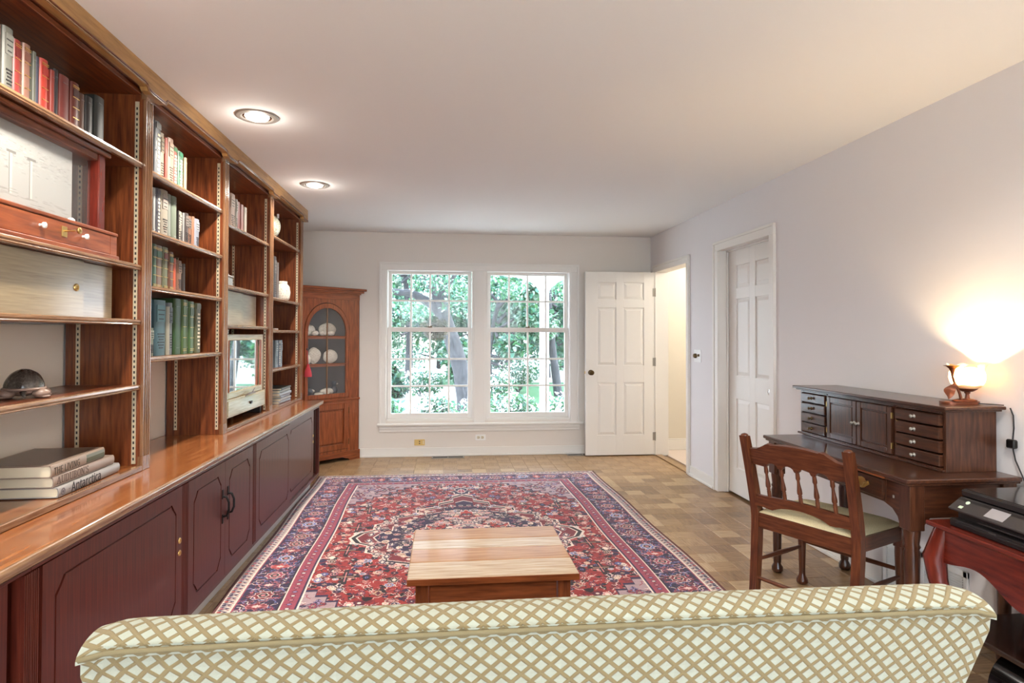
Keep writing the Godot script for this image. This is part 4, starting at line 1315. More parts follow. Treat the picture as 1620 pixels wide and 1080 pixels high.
func ornaments() -> void:
	# pewter box on the shelf over the pale sliding doors
	var t := thing("pewter_box", "small embossed pewter box over the pale sliding doors", "box", V(-1.36, 1.6175, 2.93))
	part(t, "body", G.new().bb(V(-0.05, 0, -0.06), V(0.05, 0.055, 0.06), 0.006), M.pewter)
	part(t, "lid", G.new().bb(V(-0.053, 0.055, -0.063), V(0.053, 0.066, 0.063), 0.005).blob(V(0, 0.066, 0), V(0.045, 0.022, 0.052), 16, 8, 0.05, 2.0), M.pewter)
	# shell on a stand
	t = thing("shell_ornament", "silvery shell ornament on the top shelf at the window end", "ornament", V(-1.36, 2.0685, 1.82))
	part(t, "stand", G.new().lathe(Vector3.ZERO, [Vector2(0, 0), Vector2(0.035, 0), Vector2(0.036, 0.006), Vector2(0.015, 0.014), Vector2(0.01, 0.03)], 16), M["walnuty"])
	part(t, "shell", G.new().blob(V(0, 0.105, 0), V(0.06, 0.085, 0.075), 26, 16, 0.03, 1.3), M.shellmat)
	# lidded jar
	t = thing("jar", "white and brown patterned jar on a bookcase shelf", "jar", V(-1.345, 1.6035, 1.55))
	part(t, "body", G.new().lathe(Vector3.ZERO, [Vector2(0, 0), Vector2(0.042, 0), Vector2(0.054, 0.02), Vector2(0.06, 0.07), Vector2(0.054, 0.115), Vector2(0.04, 0.133), Vector2(0.034, 0.14)], 28), M.jarmat)
	part(t, "lid", G.new().lathe(Vector3.ZERO, [Vector2(0.034, 0.14), Vector2(0.036, 0.148), Vector2(0.034, 0.16), Vector2(0.0, 0.165)], 24), M.jarmat)
	var b := thing("candle_stub", "small white candle on a dark stand, top shelf at window end", "candle", V(-1.35, 2.0685, 1.70))
	part(b, "candle", G.new().lathe(Vector3.ZERO, [Vector2(0.0, 0.19), Vector2(0.008, 0.19), Vector2(0.009, 0.225), Vector2(0.0, 0.228)], 12), M.white)
	part(b, "stand", G.new().lathe(Vector3.ZERO, [Vector2(0.0, 0.0), Vector2(0.03, 0.0), Vector2(0.03, 0.005), Vector2(0.005, 0.012), Vector2(0.005, 0.185), Vector2(0.011, 0.19), Vector2(0, 0.191)], 14), M.iron)

# ------------------------------------------------------------------ corner cabinet
func build_corner_cabinet() -> void:
	# local axes: x along the face from the bookcase end to the window end, z out of the face; origin at the foot of the face's left end
	var A := V(-1.487, 0, 0.607)
	var t := thing("corner_cabinet", "cherry corner cabinet with an arched glass door and red tassel", "cabinet", A, PI / 4)
	var W := 0.788
	var wood_y: Material = M["cherryy"]
	var wood_x: Material = M["cherryx"]
	# the carcass behind the face: two wall sides, floor, top
	var g := G.new()
	var back := [Vector2(0, 0), Vector2(W, 0), Vector2(W + 0.035, -0.035), Vector2(W / 2, -0.469), Vector2(-0.08, -0.08)]
	var wallpts := [V(0, 0, 0), V(-0.08, 0, -0.08), V(W / 2 - 0.04, 0, -0.46), V(W + 0.03, 0, -0.03), V(W, 0, 0)]
	for i in 4:
		var a: Vector3 = wallpts[i]
		var b: Vector3 = wallpts[i + 1]
		var e := (b - a).normalized()
		var nn := V(e.z, 0, -e.x)
		g.quad(a, b, b + V(0, 1.76, 0), a + V(0, 1.76, 0), nn)
		g.quad(a - nn * 0.008, b - nn * 0.008, b - nn * 0.008 + V(0, 1.76, 0), a - nn * 0.008 + V(0, 1.76, 0), -nn)
	part(t, "case", g, M.lining)
	var deck := PackedVector2Array()
	for p in [Vector2(0.03, 0.0), Vector2(W - 0.03, 0.0), Vector2(W / 2 - 0.04 + 0.02, -0.41), Vector2(W / 2 - 0.07, -0.41)]:
		deck.append(Vector2(p.x, -p.y))
	for y in [0.68, 1.012, 1.296, 1.74]:
		part(t, "shelf", G.new().prism(deck, V(0, y, -0.012), V(1, 0, 0), V(0, 0, -1), -0.016), wood_x)
	part(t, "shelf", G.new().prism(deck, V(0, 0.1, -0.012), V(1, 0, 0), V(0, 0, -1), -0.016), wood_x)
	# face frame with an arched opening
	var cx := 0.394
	var hw := 0.268
	var spring := 1.355
	g = G.new()
	g.bb(V(0, 0.09, -0.02), V(cx - hw, 1.70, 0), 0.001)
	g.bb(V(cx + hw, 0.09, -0.02), V(W, 1.70, 0), 0.001)
	var pr := PackedVector2Array()
	pr.append(Vector2(cx - hw, 1.70))
	for i in 21:
		var a := PI - PI * i / 20.0
		pr.append(Vector2(cx + cos(a) * hw, spring + sin(a) * 0.298))
	pr.append(Vector2(cx + hw, 1.70))
	g.prism(pr, V(0, 0, -0.02), V(1, 0, 0), V(0, 1, 0), 0.02)
	g.bb(V(cx - hw, 0.605, -0.02), V(cx + hw, 0.665, 0), 0.001)
	g.bb(V(cx - hw, 0.09, -0.02), V(cx + hw, 0.125, 0), 0.001)
	part(t, "face_frame", g, wood_y)
	part(t, "waist_moulding", G.new().bb(V(-0.01, 0.632, -0.01), V(W + 0.012, 0.655, 0.014), 0.007), wood_x)
	part(t, "return", G.new().bb(V(W - 0.004, 0.09, -0.04), V(W + 0.004, 1.70, 0.002), 0.002), wood_y)
	# frieze and crown
	part(t, "frieze", G.new().bb(V(-0.005, 1.69, -0.02), V(W + 0.005, 1.755, 0.008), 0.002), wood_x)
	g = G.new()
	g.bb(V(-0.015, 1.75, -0.04), V(W + 0.02, 1.768, 0.018), 0.006)
	g.bb(V(-0.035, 1.766, -0.05), V(W + 0.045, 1.79, 0.036), 0.01)
	g.bb(V(-0.055, 1.788, -0.06), V(W + 0.065, 1.812, 0.055), 0.005)
	part(t, "crown", g, wood_x)
	# arched door
	var ow := 0.262
	var iw := 0.226
	g = G.new()
	g.bb(V(cx - ow, 0.672, -0.012), V(cx - iw, spring, 0.006), 0.002)
	g.bb(V(cx + iw, 0.672, -0.012), V(cx + ow, spring, 0.006), 0.002)
	g.bb(V(cx - iw, 0.672, -0.012), V(cx + iw, 0.715, 0.006), 0.002)
	var ring := PackedVector2Array()
	for i in 25:
		var a := PI * i / 24.0
		ring.append(Vector2(cx + cos(a) * ow, spring + sin(a) * 0.29))
	for i in 25:
		var a := PI - PI * i / 24.0
		ring.append(Vector2(cx + cos(a) * iw, spring + sin(a) * 0.242))
	g.prism(ring, V(0, 0, -0.012), V(1, 0, 0), V(0, 1, 0), 0.018)
	var d := part(t, "glass_door", g, wood_y)
	part(d, "muntin", G.new().bb(V(cx - 0.006, 0.715, -0.01), V(cx + 0.006, spring + 0.243, 0.003), 0.003), M["pilastery"])
	for y in [1.02, 1.303]:
		part(d, "muntin", G.new().bb(V(cx - iw, y - 0.006, -0.01), V(cx + iw, y + 0.006, 0.003), 0.003), M["cherryx"])
	var panes := [[0.715, 1.013], [1.027, 1.296]]
	for p in panes:
		part(d, "pane", G.new().bb(V(cx - iw, p[0], -0.006), V(cx - 0.007, p[1], -0.003), 0), M.pane)
		part(d, "pane", G.new().bb(V(cx + 0.007, p[0], -0.006), V(cx + iw, p[1], -0.003), 0), M.pane)
	for s in [-1.0, 1.0]:
		var pp := PackedVector2Array()
		pp.append(Vector2(cx + s * 0.007, 1.31))
		pp.append(Vector2(cx + s * iw, 1.31))
		for i in 11:
			var a := PI / 2 * i / 10.0
			pp.append(Vector2(cx + s * maxf(cos(a) * iw, 0.007), spring + sin(a) * 0.242))
		part(d, "pane", G.new().prism(pp, V(0, 0, -0.006), V(1, 0, 0), V(0, 1, 0), 0.003), M.pane)
	var kg := G.new()
	kg.xf = Transform3D(Basis(V(1, 0, 0), PI / 2), V(cx - 0.244, 1.18, 0.006))
	kg.lathe(Vector3.ZERO, [Vector2(0.006, 0), Vector2(0.005, 0.008), Vector2(0.012, 0.014), Vector2(0.011, 0.02), Vector2(0, 0.022)], 14)
	part(d, "knob", kg, M["walnuty"])
	var tas := part(t, "tassel", G.new().lathe(V(cx - 0.235, 0.905, 0.022), [Vector2(0.036, 0.0), Vector2(0.034, 0.03), Vector2(0.026, 0.07), Vector2(0.014, 0.1), Vector2(0.012, 0.11), Vector2(0.014, 0.118), Vector2(0.0, 0.13)], 18, 0.03, 9), M.tassel)
	part(tas, "cord", G.new().tube([V(cx - 0.235, 1.03, 0.022), V(cx - 0.24, 1.1, 0.02), V(cx - 0.244, 1.175, 0.014)], 0.003, 6), M.tassel)
	# lower door with a raised panel
	g = G.new()
	g.bb(V(cx - hw, 0.125, -0.024), V(cx + hw, 0.605, -0.014), 0.001)
	for r in [[cx - hw, 0.125, cx - hw + 0.06, 0.605], [cx + hw - 0.06, 0.125, cx + hw, 0.605], [cx - hw + 0.06, 0.125, cx + hw - 0.06, 0.185], [cx - hw + 0.06, 0.545, cx + hw - 0.06, 0.605]]:
		g.bb(V(r[0] + 0.002, r[1] + 0.002, -0.014), V(r[2] - 0.0005, r[3] - 0.0005, 0.006), 0.003)
	d = part(t, "panel_door", g, wood_y)
	part(d, "raised_panel", G.new().bb(V(cx - hw + 0.074, 0.199, -0.0139), V(cx + hw - 0.074, 0.531, 0.001), 0.011), wood_y)
	for y in [0.2, 0.53]:
		part(d, "hinge", G.new().tube([V(cx + hw, y - 0.03, 0.004), V(cx + hw, y + 0.03, 0.004)], 0.005, 8), M.darkbrass)
	# bracket base
	var bp := PackedVector2Array()
	for q in [0.0, 0.0, W, 0.0, W, 0.095, 0.0, 0.095]:
		pass
	bp = P2([-0.012, 0, 0.11, 0, 0.13, 0.022, 0.17, 0.03, 0.2, 0.045, W - 0.2, 0.045, W - 0.17, 0.03, W - 0.13, 0.022, W - 0.11, 0, W + 0.014, 0, W + 0.014, 0.1, -0.012, 0.1])
	part(t, "base", G.new().prism(bp, V(0, 0, -0.012), V(1, 0, 0), V(0, 1, 0), 0.022), wood_x)
	# contents: bleached shells and coral on the shelves, painted birds below
	var rows := [[1.3125, [[-0.195, -0.05, 0.03, 0.05, "round bleached shell at the knob end of the upper shelf"], [-0.115, -0.045, 0.04, 0.026, "small flat bleached shell on the upper shelf"], [-0.125, -0.135, 0.07, 0.055, "oval bleached shell at the back of the upper shelf"], [-0.022, -0.05, 0.042, 0.028, "little round bleached shell by the upper muntin"], [0.07, -0.04, 0.045, 0.026, "low pale shell in front of the clam shell"], [0.09, -0.13, 0.105, 0.066, "large pale clam shell at the back of the upper shelf"]]], [1.0285, [[-0.195, -0.04, 0.026, 0.045, "small white coral piece at the knob end of the middle shelf"], [-0.09, -0.1, 0.075, 0.08, "large ribbed white coral on the middle shelf"], [0.1, -0.09, 0.085, 0.068, "knobbly white coral near the hinges on the middle shelf"]]]]
	for r in rows:
		for a in r[1]:
			var wp: Vector3 = t.transform * V(cx + a[0], r[0], a[1])
			single("shell", G.new().blob(V(0, a[3], 0), V(a[2], a[3], minf(a[2] * 0.6, 0.034)), 26, 14, 0.03 if r[0] > 1.2 else 0.06, a[0] * 20.0), M.bleached, a[4], "shell", wp, PI / 4, "bleached shells behind the arched glass")
	var wp2: Vector3 = t.transform * V(cx + 0.11, 0.6965, -0.11)
	var duck := thing("duck_figure", "painted duck figurine with dark head behind the glass", "figurine", wp2, PI / 4)
	part(duck, "body", G.new().blob(V(-0.03, 0.035, 0), V(0.09, 0.035, 0.04), 18, 10), M.bleached)
	part(duck, "breast", G.new().blob(V(0.045, 0.045, 0), V(0.042, 0.045, 0.04), 16, 10), M.duckdark)
	part(duck, "head", G.new().blob(V(0.05, 0.115, 0), V(0.03, 0.027, 0.025), 14, 10).tube([V(0.05, 0.07, 0), V(0.05, 0.105, 0)], [0.024, 0.018], 10), M.duckdark)
	part(duck, "bill", G.new().blob(V(0.083, 0.108, 0), V(0.018, 0.008, 0.013), 10, 6), M.bleached)
	wp2 = t.transform * V(cx - 0.17, 0.6965, -0.07)
	duck = thing("bird_figure", "small dark bird figurine at the corner of the glass", "figurine", wp2, PI / 4 + 2.0)
	part(duck, "body", G.new().blob(V(0, 0.05, 0), V(0.05, 0.034, 0.03), 14, 10).tube([V(0, 0.0, 0), V(0, 0.03, 0)], [0.018, 0.006], 8), M.duckdark)
	part(duck, "head", G.new().blob(V(0.04, 0.095, 0), V(0.022, 0.02, 0.02), 12, 8), M.duckdark)
	part(duck, "wing", G.new().blob(V(-0.02, 0.058, 0.02), V(0.04, 0.016, 0.016), 12, 8), M.bleached)
	wp2 = t.transform * V(cx - 0.06, 0.699, -0.055)
	single("shell", G.new().blob(V(0, 0.018, 0), V(0.05, 0.017, 0.03), 16, 8, 0.03, 1.0), M.bleached, "flat pale shell on the lowest shelf behind glass", "shell", wp2, PI / 4, "bleached shells behind the arched glass")
	wp2 = t.transform * V(cx + 0.025, 0.699, -0.036)
	single("shell", G.new().blob(V(0, 0.024, 0), V(0.028, 0.023, 0.014), 14, 8, 0.03, 2.0), M.bleached, "small round shell in front of the duck figurine", "shell", wp2, PI / 4, "bleached shells behind the arched glass")

# ------------------------------------------------------------------ rug
var rq: Image
func rpoly(pts: Array, c: Color) -> void:
	var y0 := 1e9
	var y1 := -1e9
	for p in pts:
		y0 = minf(y0, p.y)
		y1 = maxf(y1, p.y)
	var w := rq.get_width()
	for y in range(maxi(int(y0), 0), mini(int(y1) + 1, rq.get_height())):
		var xs := []
		for i in pts.size():
			var a: Vector2 = pts[i]
			var b: Vector2 = pts[(i + 1) % pts.size()]
			if (a.y <= y + 0.5) != (b.y <= y + 0.5):
				xs.append(a.x + (y + 0.5 - a.y) / (b.y - a.y) * (b.x - a.x))
		xs.sort()
		for i in range(0, xs.size() - 1, 2):
			var xa := clampi(roundi(xs[i]), 0, w)
			var xb := clampi(roundi(xs[i + 1]), 0, w)
			if xb > xa:
				rq.fill_rect(Rect2i(xa, y, xb - xa, 1), c)

func rline(pts: Array, wd: float, c: Color) -> void:
	for i in pts.size() - 1:
		var a: Vector2 = pts[i]
		var b: Vector2 = pts[i + 1]
		var d := (b - a).normalized() * wd / 2
		var q := Vector2(-d.y, d.x)
		rpoly([a + q - d, b + q + d, b - q + d, a - q - d], c)

func ngon(c: Vector2, r: float, n: int, rot := 0.0, inner := 1.0, sx := 1.0) -> Array:
	var p := []
	for i in n:
		var a := rot + TAU * i / n
		var k := inner if i % 2 else 1.0
		p.append(c + Vector2(cos(a) * sx, sin(a)) * r * k)
	return p

func rosette(c: Vector2, r: float, cols: Array, sx := 1.0) -> void:
	rpoly(ngon(c, r + 2.0, 16, 0.2, 0.78, sx), cols[3])
	rpoly(ngon(c, r, 16, 0.2, 0.76, sx), cols[0])
	rpoly(ngon(c, r * 0.62, 12, 0.0, 0.8, sx), cols[3])
	rpoly(ngon(c, r * 0.5, 12, 0.0, 0.8, sx), cols[1])
	rpoly(ngon(c, r * 0.24, 8, 0.0, 1.0, sx), cols[2])

func hook(c: Vector2, s: float, a: float, col: Color, wd := 2.0) -> void:
	var r := Transform2D(a, c)
	rline([r * Vector2(-s, 0), r * Vector2(0, 0), r * Vector2(s * 0.5, -s * 0.6), r * Vector2(s, -s * 0.2)], wd, col)

func palmette(c: Vector2, s: float, a: float, col: Color, col2: Color, line: Color) -> void:
	var r := Transform2D(a, c)
	var o := [Vector2(0, -s), Vector2(s * 0.45, -s * 0.6), Vector2(s * 0.4, -s * 0.2), Vector2(s * 0.85, 0), Vector2(s * 0.5, s * 0.3), Vector2(s * 0.5, s * 0.75), Vector2(0, s), Vector2(-s * 0.5, s * 0.75), Vector2(-s * 0.5, s * 0.3), Vector2(-s * 0.85, 0), Vector2(-s * 0.4, -s * 0.2), Vector2(-s * 0.45, -s * 0.6)]
	var q := []
	for p in o:
		q.append(r * (p * 1.14))
	rpoly(q, line)
	q = []
	for p in o:
		q.append(r * p)
	rpoly(q, col)
	q = []
	for p in o:
		q.append(r * (p * 0.55))
	rpoly(q, line)
	q = []
	for p in o:
		q.append(r * (p * 0.42))
	rpoly(q, col2)
	rline([r * Vector2(0, -s * 0.85), r * Vector2(0, s * 0.85)], 1.5, line)

func build_rug_image() -> Image:
	var w := 520
	var h := 730
	var rr := RandomNumberGenerator.new()
	rr.seed = 11
	var red := C(150, 44, 44)
	var red2 := C(168, 54, 48)
	var dred := C(116, 36, 46)
	var navy := C(44, 32, 66)
	var black := C(34, 26, 34)
	var ivory := C(226, 208, 194)
	var pink := C(198, 124, 126)
	var rose := C(152, 66, 84)
	var blue := C(108, 116, 168)
	var lav := C(150, 136, 172)
	var tan := C(196, 156, 128)
	rq = Image.create(w, h, false, Image.FORMAT_RGB8)
	rq.fill(red)
	var F := 160
	# field filling: scattered angular flowers and hooks
	var cols := [ivory, pink, navy, dred, tan, blue, black]
	for k in 420:
		var c := Vector2(rr.randf_range(F, w), rr.randf_range(F, h))
		rpoly(ngon(c, rr.randf_range(5, 14), 6, rr.randf() * 3.0, rr.randf_range(0.4, 1.0)), [black, navy, dred, black][k % 4])
	for k in 1700:
		var c := Vector2(rr.randf_range(F, w), rr.randf_range(F, h))
		var a := floorf(rr.randf() * 8.0) * PI / 4
		hook(c, rr.randf_range(4, 11), a, [navy, ivory, black, pink, dred, black, ivory, red2][k % 8], 1.8)
	for k in 230:
		var c := Vector2(rr.randf_range(F + 10, w), rr.randf_range(F + 10, h))
		if k % 3 == 0:
			palmette(c, rr.randf_range(8, 16), floorf(rr.randf() * 4.0) * PI / 2, cols[rr.randi() % 7], cols[rr.randi() % 7], ivory if k % 2 else navy)
		else:
			rosette(c, rr.randf_range(5, 11), [cols[rr.randi() % 7], cols[rr.randi() % 7], ivory, navy if k % 2 else ivory])
	# corner piece: pale ground with a stepped diagonal
	var sp := [Vector2(F, F)]
	var sx := 210.0
	var sy := 250.0
	sp.append(Vector2(F + sx, F))
	for i in 9:
		var f0 := 1.0 - float(i) / 9.0
		var f1 := 1.0 - float(i + 1) / 9.0
		sp.append(Vector2(F + sx * f0, F + sy * (1.0 - f0) + 14))
		sp.append(Vector2(F + sx * f1, F + sy * (1.0 - f0) + 14))
	sp.append(Vector2(F, F + sy))
	var sp2 := []
	for p in sp:
		sp2.append(Vector2(F, F) + (p - Vector2(F, F)) * 1.045)
	rpoly(sp2, navy)
	rpoly(sp, C(168, 142, 146))
	for k in 230:
		var c := Vector2(F + rr.randf() * sx, F + rr.randf() * sy)
		if (c.x - F) / sx + (c.y - F) / sy > 0.92:
			continue
		if k % 3 == 0:
			rosette(c, rr.randf_range(6, 12), [[red, lav, rose, pink, dred][k % 5], [ivory, navy, blue][k % 3], ivory, navy])
		elif k % 3 == 1:
			hook(c, rr.randf_range(6, 13), floorf(rr.randf() * 8.0) * PI / 4, [navy, dred, ivory, rose][k % 4], 2.0)
		else:
			palmette(c, rr.randf_range(7, 14), floorf(rr.randf() * 4.0) * PI / 2, [rose, red, lav, navy][k % 4], tan, navy)
	# central medallion (the quarter's far corner is the rug's middle)
	var O := Vector2(w, h)
	for st in [[1.0, ivory], [0.975, black], [0.94, ivory], [0.925, dred], [0.80, ivory], [0.785, navy], [0.55, ivory], [0.535, red2], [0.34, black], [0.32, pink], [0.2, navy], [0.1, ivory]]:
		var k: float = st[0]
		var p := [O]
		var o := [Vector2(0, -430), Vector2(-34, -400), Vector2(-34, -350), Vector2(-80, -320), Vector2(-80, -280), Vector2(-150, -250), Vector2(-150, -205), Vector2(-215, -180), Vector2(-215, -135), Vector2(-262, -112), Vector2(-262, -64), Vector2(-300, -40), Vector2(-318, 0)]
		for q in o:
			p.append(O + q * k)
		rpoly(p, st[1])
	for k in 420:
		var a := rr.randf() * PI / 2
		var r := rr.randf_range(0.2, 0.92)
		var c := O - Vector2(cos(a) * 290 * r, sin(a) * 330 * r)
		if k % 4 == 0:
			rosette(c, rr.randf_range(5, 10), [cols[rr.randi() % 7], cols[rr.randi() % 7], ivory, [ivory, navy][k % 2]])
		elif k % 4 == 1:
			palmette(c, rr.randf_range(7, 14), floorf(rr.randf() * 4.0) * PI / 2, [red2, navy, rose, blue][k % 4], ivory, [ivory, black][(k / 4) % 2])
		else:
			hook(c, rr.randf_range(5, 11), floorf(rr.randf() * 8.0) * PI / 4, [ivory, dred, black, pink][k % 4], 1.8)
	# dark crosses with pale middles
	for c in [Vector2(232, 470), Vector2(215, 640)]:
		rline([c + Vector2(-26, 0), c + Vector2(26, 0)], 11, black)
		rline([c + Vector2(0, -36), c + Vector2(0, 36)], 11, black)
		rline([c + Vector2(0, -26), c + Vector2(0, 26)], 3, pink)
		rline([c + Vector2(-18, 0), c + Vector2(18, 0)], 3, tan)
	# pendant
	palmette(Vector2(w, 268), 46, 0, navy, rose, ivory)
	# borders, from the inside out
	var band := func(d0: int, d1: int, c: Color) -> void:
		rq.fill_rect(Rect2i(d0, d0, w - d0, d1 - d0), c)
		rq.fill_rect(Rect2i(d0, d0, d1 - d0, h - d0), c)
	band.call(156, 160, ivory)
	band.call(152, 156, navy)
	band.call(124, 152, rose)
	band.call(121, 124, ivory)
	band.call(118, 121, black)
	band.call(36, 118, navy)
	band.call(33, 36, rose)
	band.call(30, 33, ivory)
	band.call(5, 30, C(206, 190, 178))
	band.call(0, 5, C(96, 50, 44))
	for side in 2:
		var L := w if side == 0 else h
		var at := func(s: float, d: float) -> Vector2: return Vector2(s, d) if side == 0 else Vector2(d, s)
		var s := 20.0
		while s < L + 10:
			# outer guard: angular vine
			rline([at.call(s, 9), at.call(s + 8, 25), at.call(s + 16, 9)], 2.5, navy)
			rpoly(ngon(at.call(s + 8, 12), 4.5, 8), [rose, navy, red][int(s) % 3])
			rline([at.call(s, 27), at.call(s + 5, 20)], 2.0, dred)
			s += 16.0
		s = 140.0
		while s < L + 8:
			rpoly(ngon(at.call(s, 138), 7, 8, 0.0, 0.6), navy)
			rpoly(ngon(at.call(s, 138), 4, 6), [pink, ivory, lav][int(s / 20) % 3])
			hook(at.call(s + 10, 138), 6, 0.6 + s, dred, 2.0)
			s += 20.0
	# main border filling
	for side in 2:
		var L := w if side == 0 else h
		for k in (620 if side == 0 else 860):
			var s := rr.randf_range(36, L)
			var d := rr.randf_range(42, 112)
			var c := Vector2(s, d) if side == 0 else Vector2(d, s)
			hook(c, rr.randf_range(5, 12), floorf(rr.randf() * 8.0) * PI / 4, [ivory, pink, blue, rose, black, dred, black, lav, dred][k % 9], 2.0)
		var s2 := 77.0
		var n := 0
		while s2 < L + 30:
			var c := Vector2(s2, 77) if side == 0 else Vector2(77, s2)
			if n % 2 == 0:
				rosette(c, 21, [[dred, rose, blue][(n / 2) % 3], black, pink, ivory], 1.0)
			else:
				palmette(c, 20, PI / 2 * side, [navy, red2, dred][(n / 2) % 3], ivory, pink)
			s2 += 52.0
			n += 1
	# soft wool variation
	var nz := FastNoiseLite.new()
	nz.seed = 5
	nz.frequency = 0.35
	for y in h:
		for x in w:
			var c := rq.get_pixel(x, y)
			var k := 1.0 + 0.16 * nz.get_noise_2d(x, y) + 0.08 * nz.get_noise_2d(x * 0.04, y * 0.25)
			rq.set_pixel(x, y, Color(c.r * k, c.g * k, c.b * k))
	var full := Image.create(w * 2, h * 2, false, Image.FORMAT_RGB8)
	var q := rq.duplicate() as Image
	full.blit_rect(q, Rect2i(0, 0, w, h), Vector2i(0, 0))
	q.flip_x()
	full.blit_rect(q, Rect2i(0, 0, w, h), Vector2i(w, 0))
	q.flip_y()
	full.blit_rect(q, Rect2i(0, 0, w, h), Vector2i(w, h))
	q.flip_x()
	full.blit_rect(q, Rect2i(0, 0, w, h), Vector2i(0, h))
	return full

func build_rug() -> void:
	var im := build_rug_image()
	var m := StandardMaterial3D.new()
	m.albedo_texture = ImageTexture.create_from_image(im)
	m.roughness = 0.95
	m.rim_enabled = true
	m.rim = 0.25
	m.rim_tint = 0.5
	m.heightmap_enabled = true
	m.heightmap_texture = noise_tex(0.25, 2, [], 31, 512)
	m.heightmap_scale = 0.12
	var t := thing("rug", "large red and navy Persian rug with a central medallion", "rug", V(0.15, 0, 2.75))
	var cn := [V(-1.165, 0, 0.928), V(1.423, 0, 0.93), V(1.452, 0, 4.58), V(-1.075, 0, 4.58)]
	var f := func(u: float, v: float) -> Vector3:
		var p: Vector3 = cn[0].lerp(cn[1], u).lerp(cn[3].lerp(cn[2], u), v)
		p.x += 0.006 * sin(v * 17.0 + u * 3.0)
		return p - V(0.15, 0, 2.75) + V(0, 0.0105 + 0.0008 * sin(v * 23.0) * sin(u * 19.0), 0)
	part(t, "pile", G.new().surf(f, 24, 36, true), m)
	# dark bound edge down to the floor
	var g := G.new()
	var rim := []
	for i in 37:
		rim.append(f.call(0.0, i / 36.0))
	g.tube(rim.map(func(p): return V(p.x, 0.0062, p.z)), 0.006, 6)
	rim = []
	for i in 37:
		rim.append(f.call(1.0, i / 36.0))
	g.tube(rim.map(func(p): return V(p.x, 0.0062, p.z)), 0.006, 6)
	part(t, "bound_edge", g, plain(C(92, 48, 44), 0.9))
	g = G.new()
	for v in [0.0, 1.0]:
		rim = []
		for i in 25:
			rim.append(f.call(i / 24.0, v))
		g.tube(rim.map(func(p): return V(p.x, 0.0058, p.z)), 0.0058, 6)
	part(t, "end_band", g, plain(C(196, 180, 164), 0.9))

# ------------------------------------------------------------------ sofa
func sofa_material() -> StandardMaterial3D:
	var n := 256
	var im := Image.create(n, n, false, Image.FORMAT_RGB8)
	var hm := Image.create(n, n, false, Image.FORMAT_RGB8)
	var nz := FastNoiseLite.new()
	nz.seed = 3
	nz.frequency = 0.22
	for y in n:
		for x in n:
			# two crossing bands per tile give a lattice of diamonds
			var u := float(x) / n
			var v := float(y) / n
			var a := absf(fposmod(u + v, 1.0) - 0.5)
			var b := absf(fposmod(u - v + 1.0, 1.0) - 0.5)
			var over := fposmod(u + v, 2.0) < 1.0
			var q := minf(a, b)
			var nn := nz.get_noise_2d(x, y)
			var th := 0.165 + 0.02 * nn
			var c: Color
			var hh := 0.25
			if q < th:
				var along := (u - v) if a < b else (u + v)
				var twist := 0.5 + 0.5 * sin((along * 12.0 + q * 3.0) * TAU)
				c = C(98, 86, 56).lerp(C(138, 122, 86), 0.35 * twist + 0.35 + 0.4 * nn)
				hh = 0.55 + 0.45 * sqrt(maxf(0.0, 1.0 - pow(q / th, 2.0))) * (0.8 + 0.2 * twist)
			else:
				var wv := 0.5 + 0.25 * sin(u * 60.0 * PI) + 0.25 * sin(v * 60.0 * PI)
				c = C(142, 147, 132).lerp(C(166, 170, 155), wv)
				hh = 0.2 + 0.1 * wv + 0.25 * smoothstep(0.5, 0.15, q)
			im.set_pixel(x, y, c)
			hm.set_pixel(x, y, Color(hh, hh, hh))
	var m := StandardMaterial3D.new()
	m.albedo_texture = ImageTexture.create_from_image(im)
	m.roughness = 0.95
	m.rim_enabled = true
	m.rim = 0.2
	m.rim_tint = 0.6
	m.heightmap_enabled = true
	m.heightmap_texture = ImageTexture.create_from_image(hm)
	m.heightmap_scale = 0.35
	m.uv1_scale = V(46.0, 26.0, 1.0)
	return m

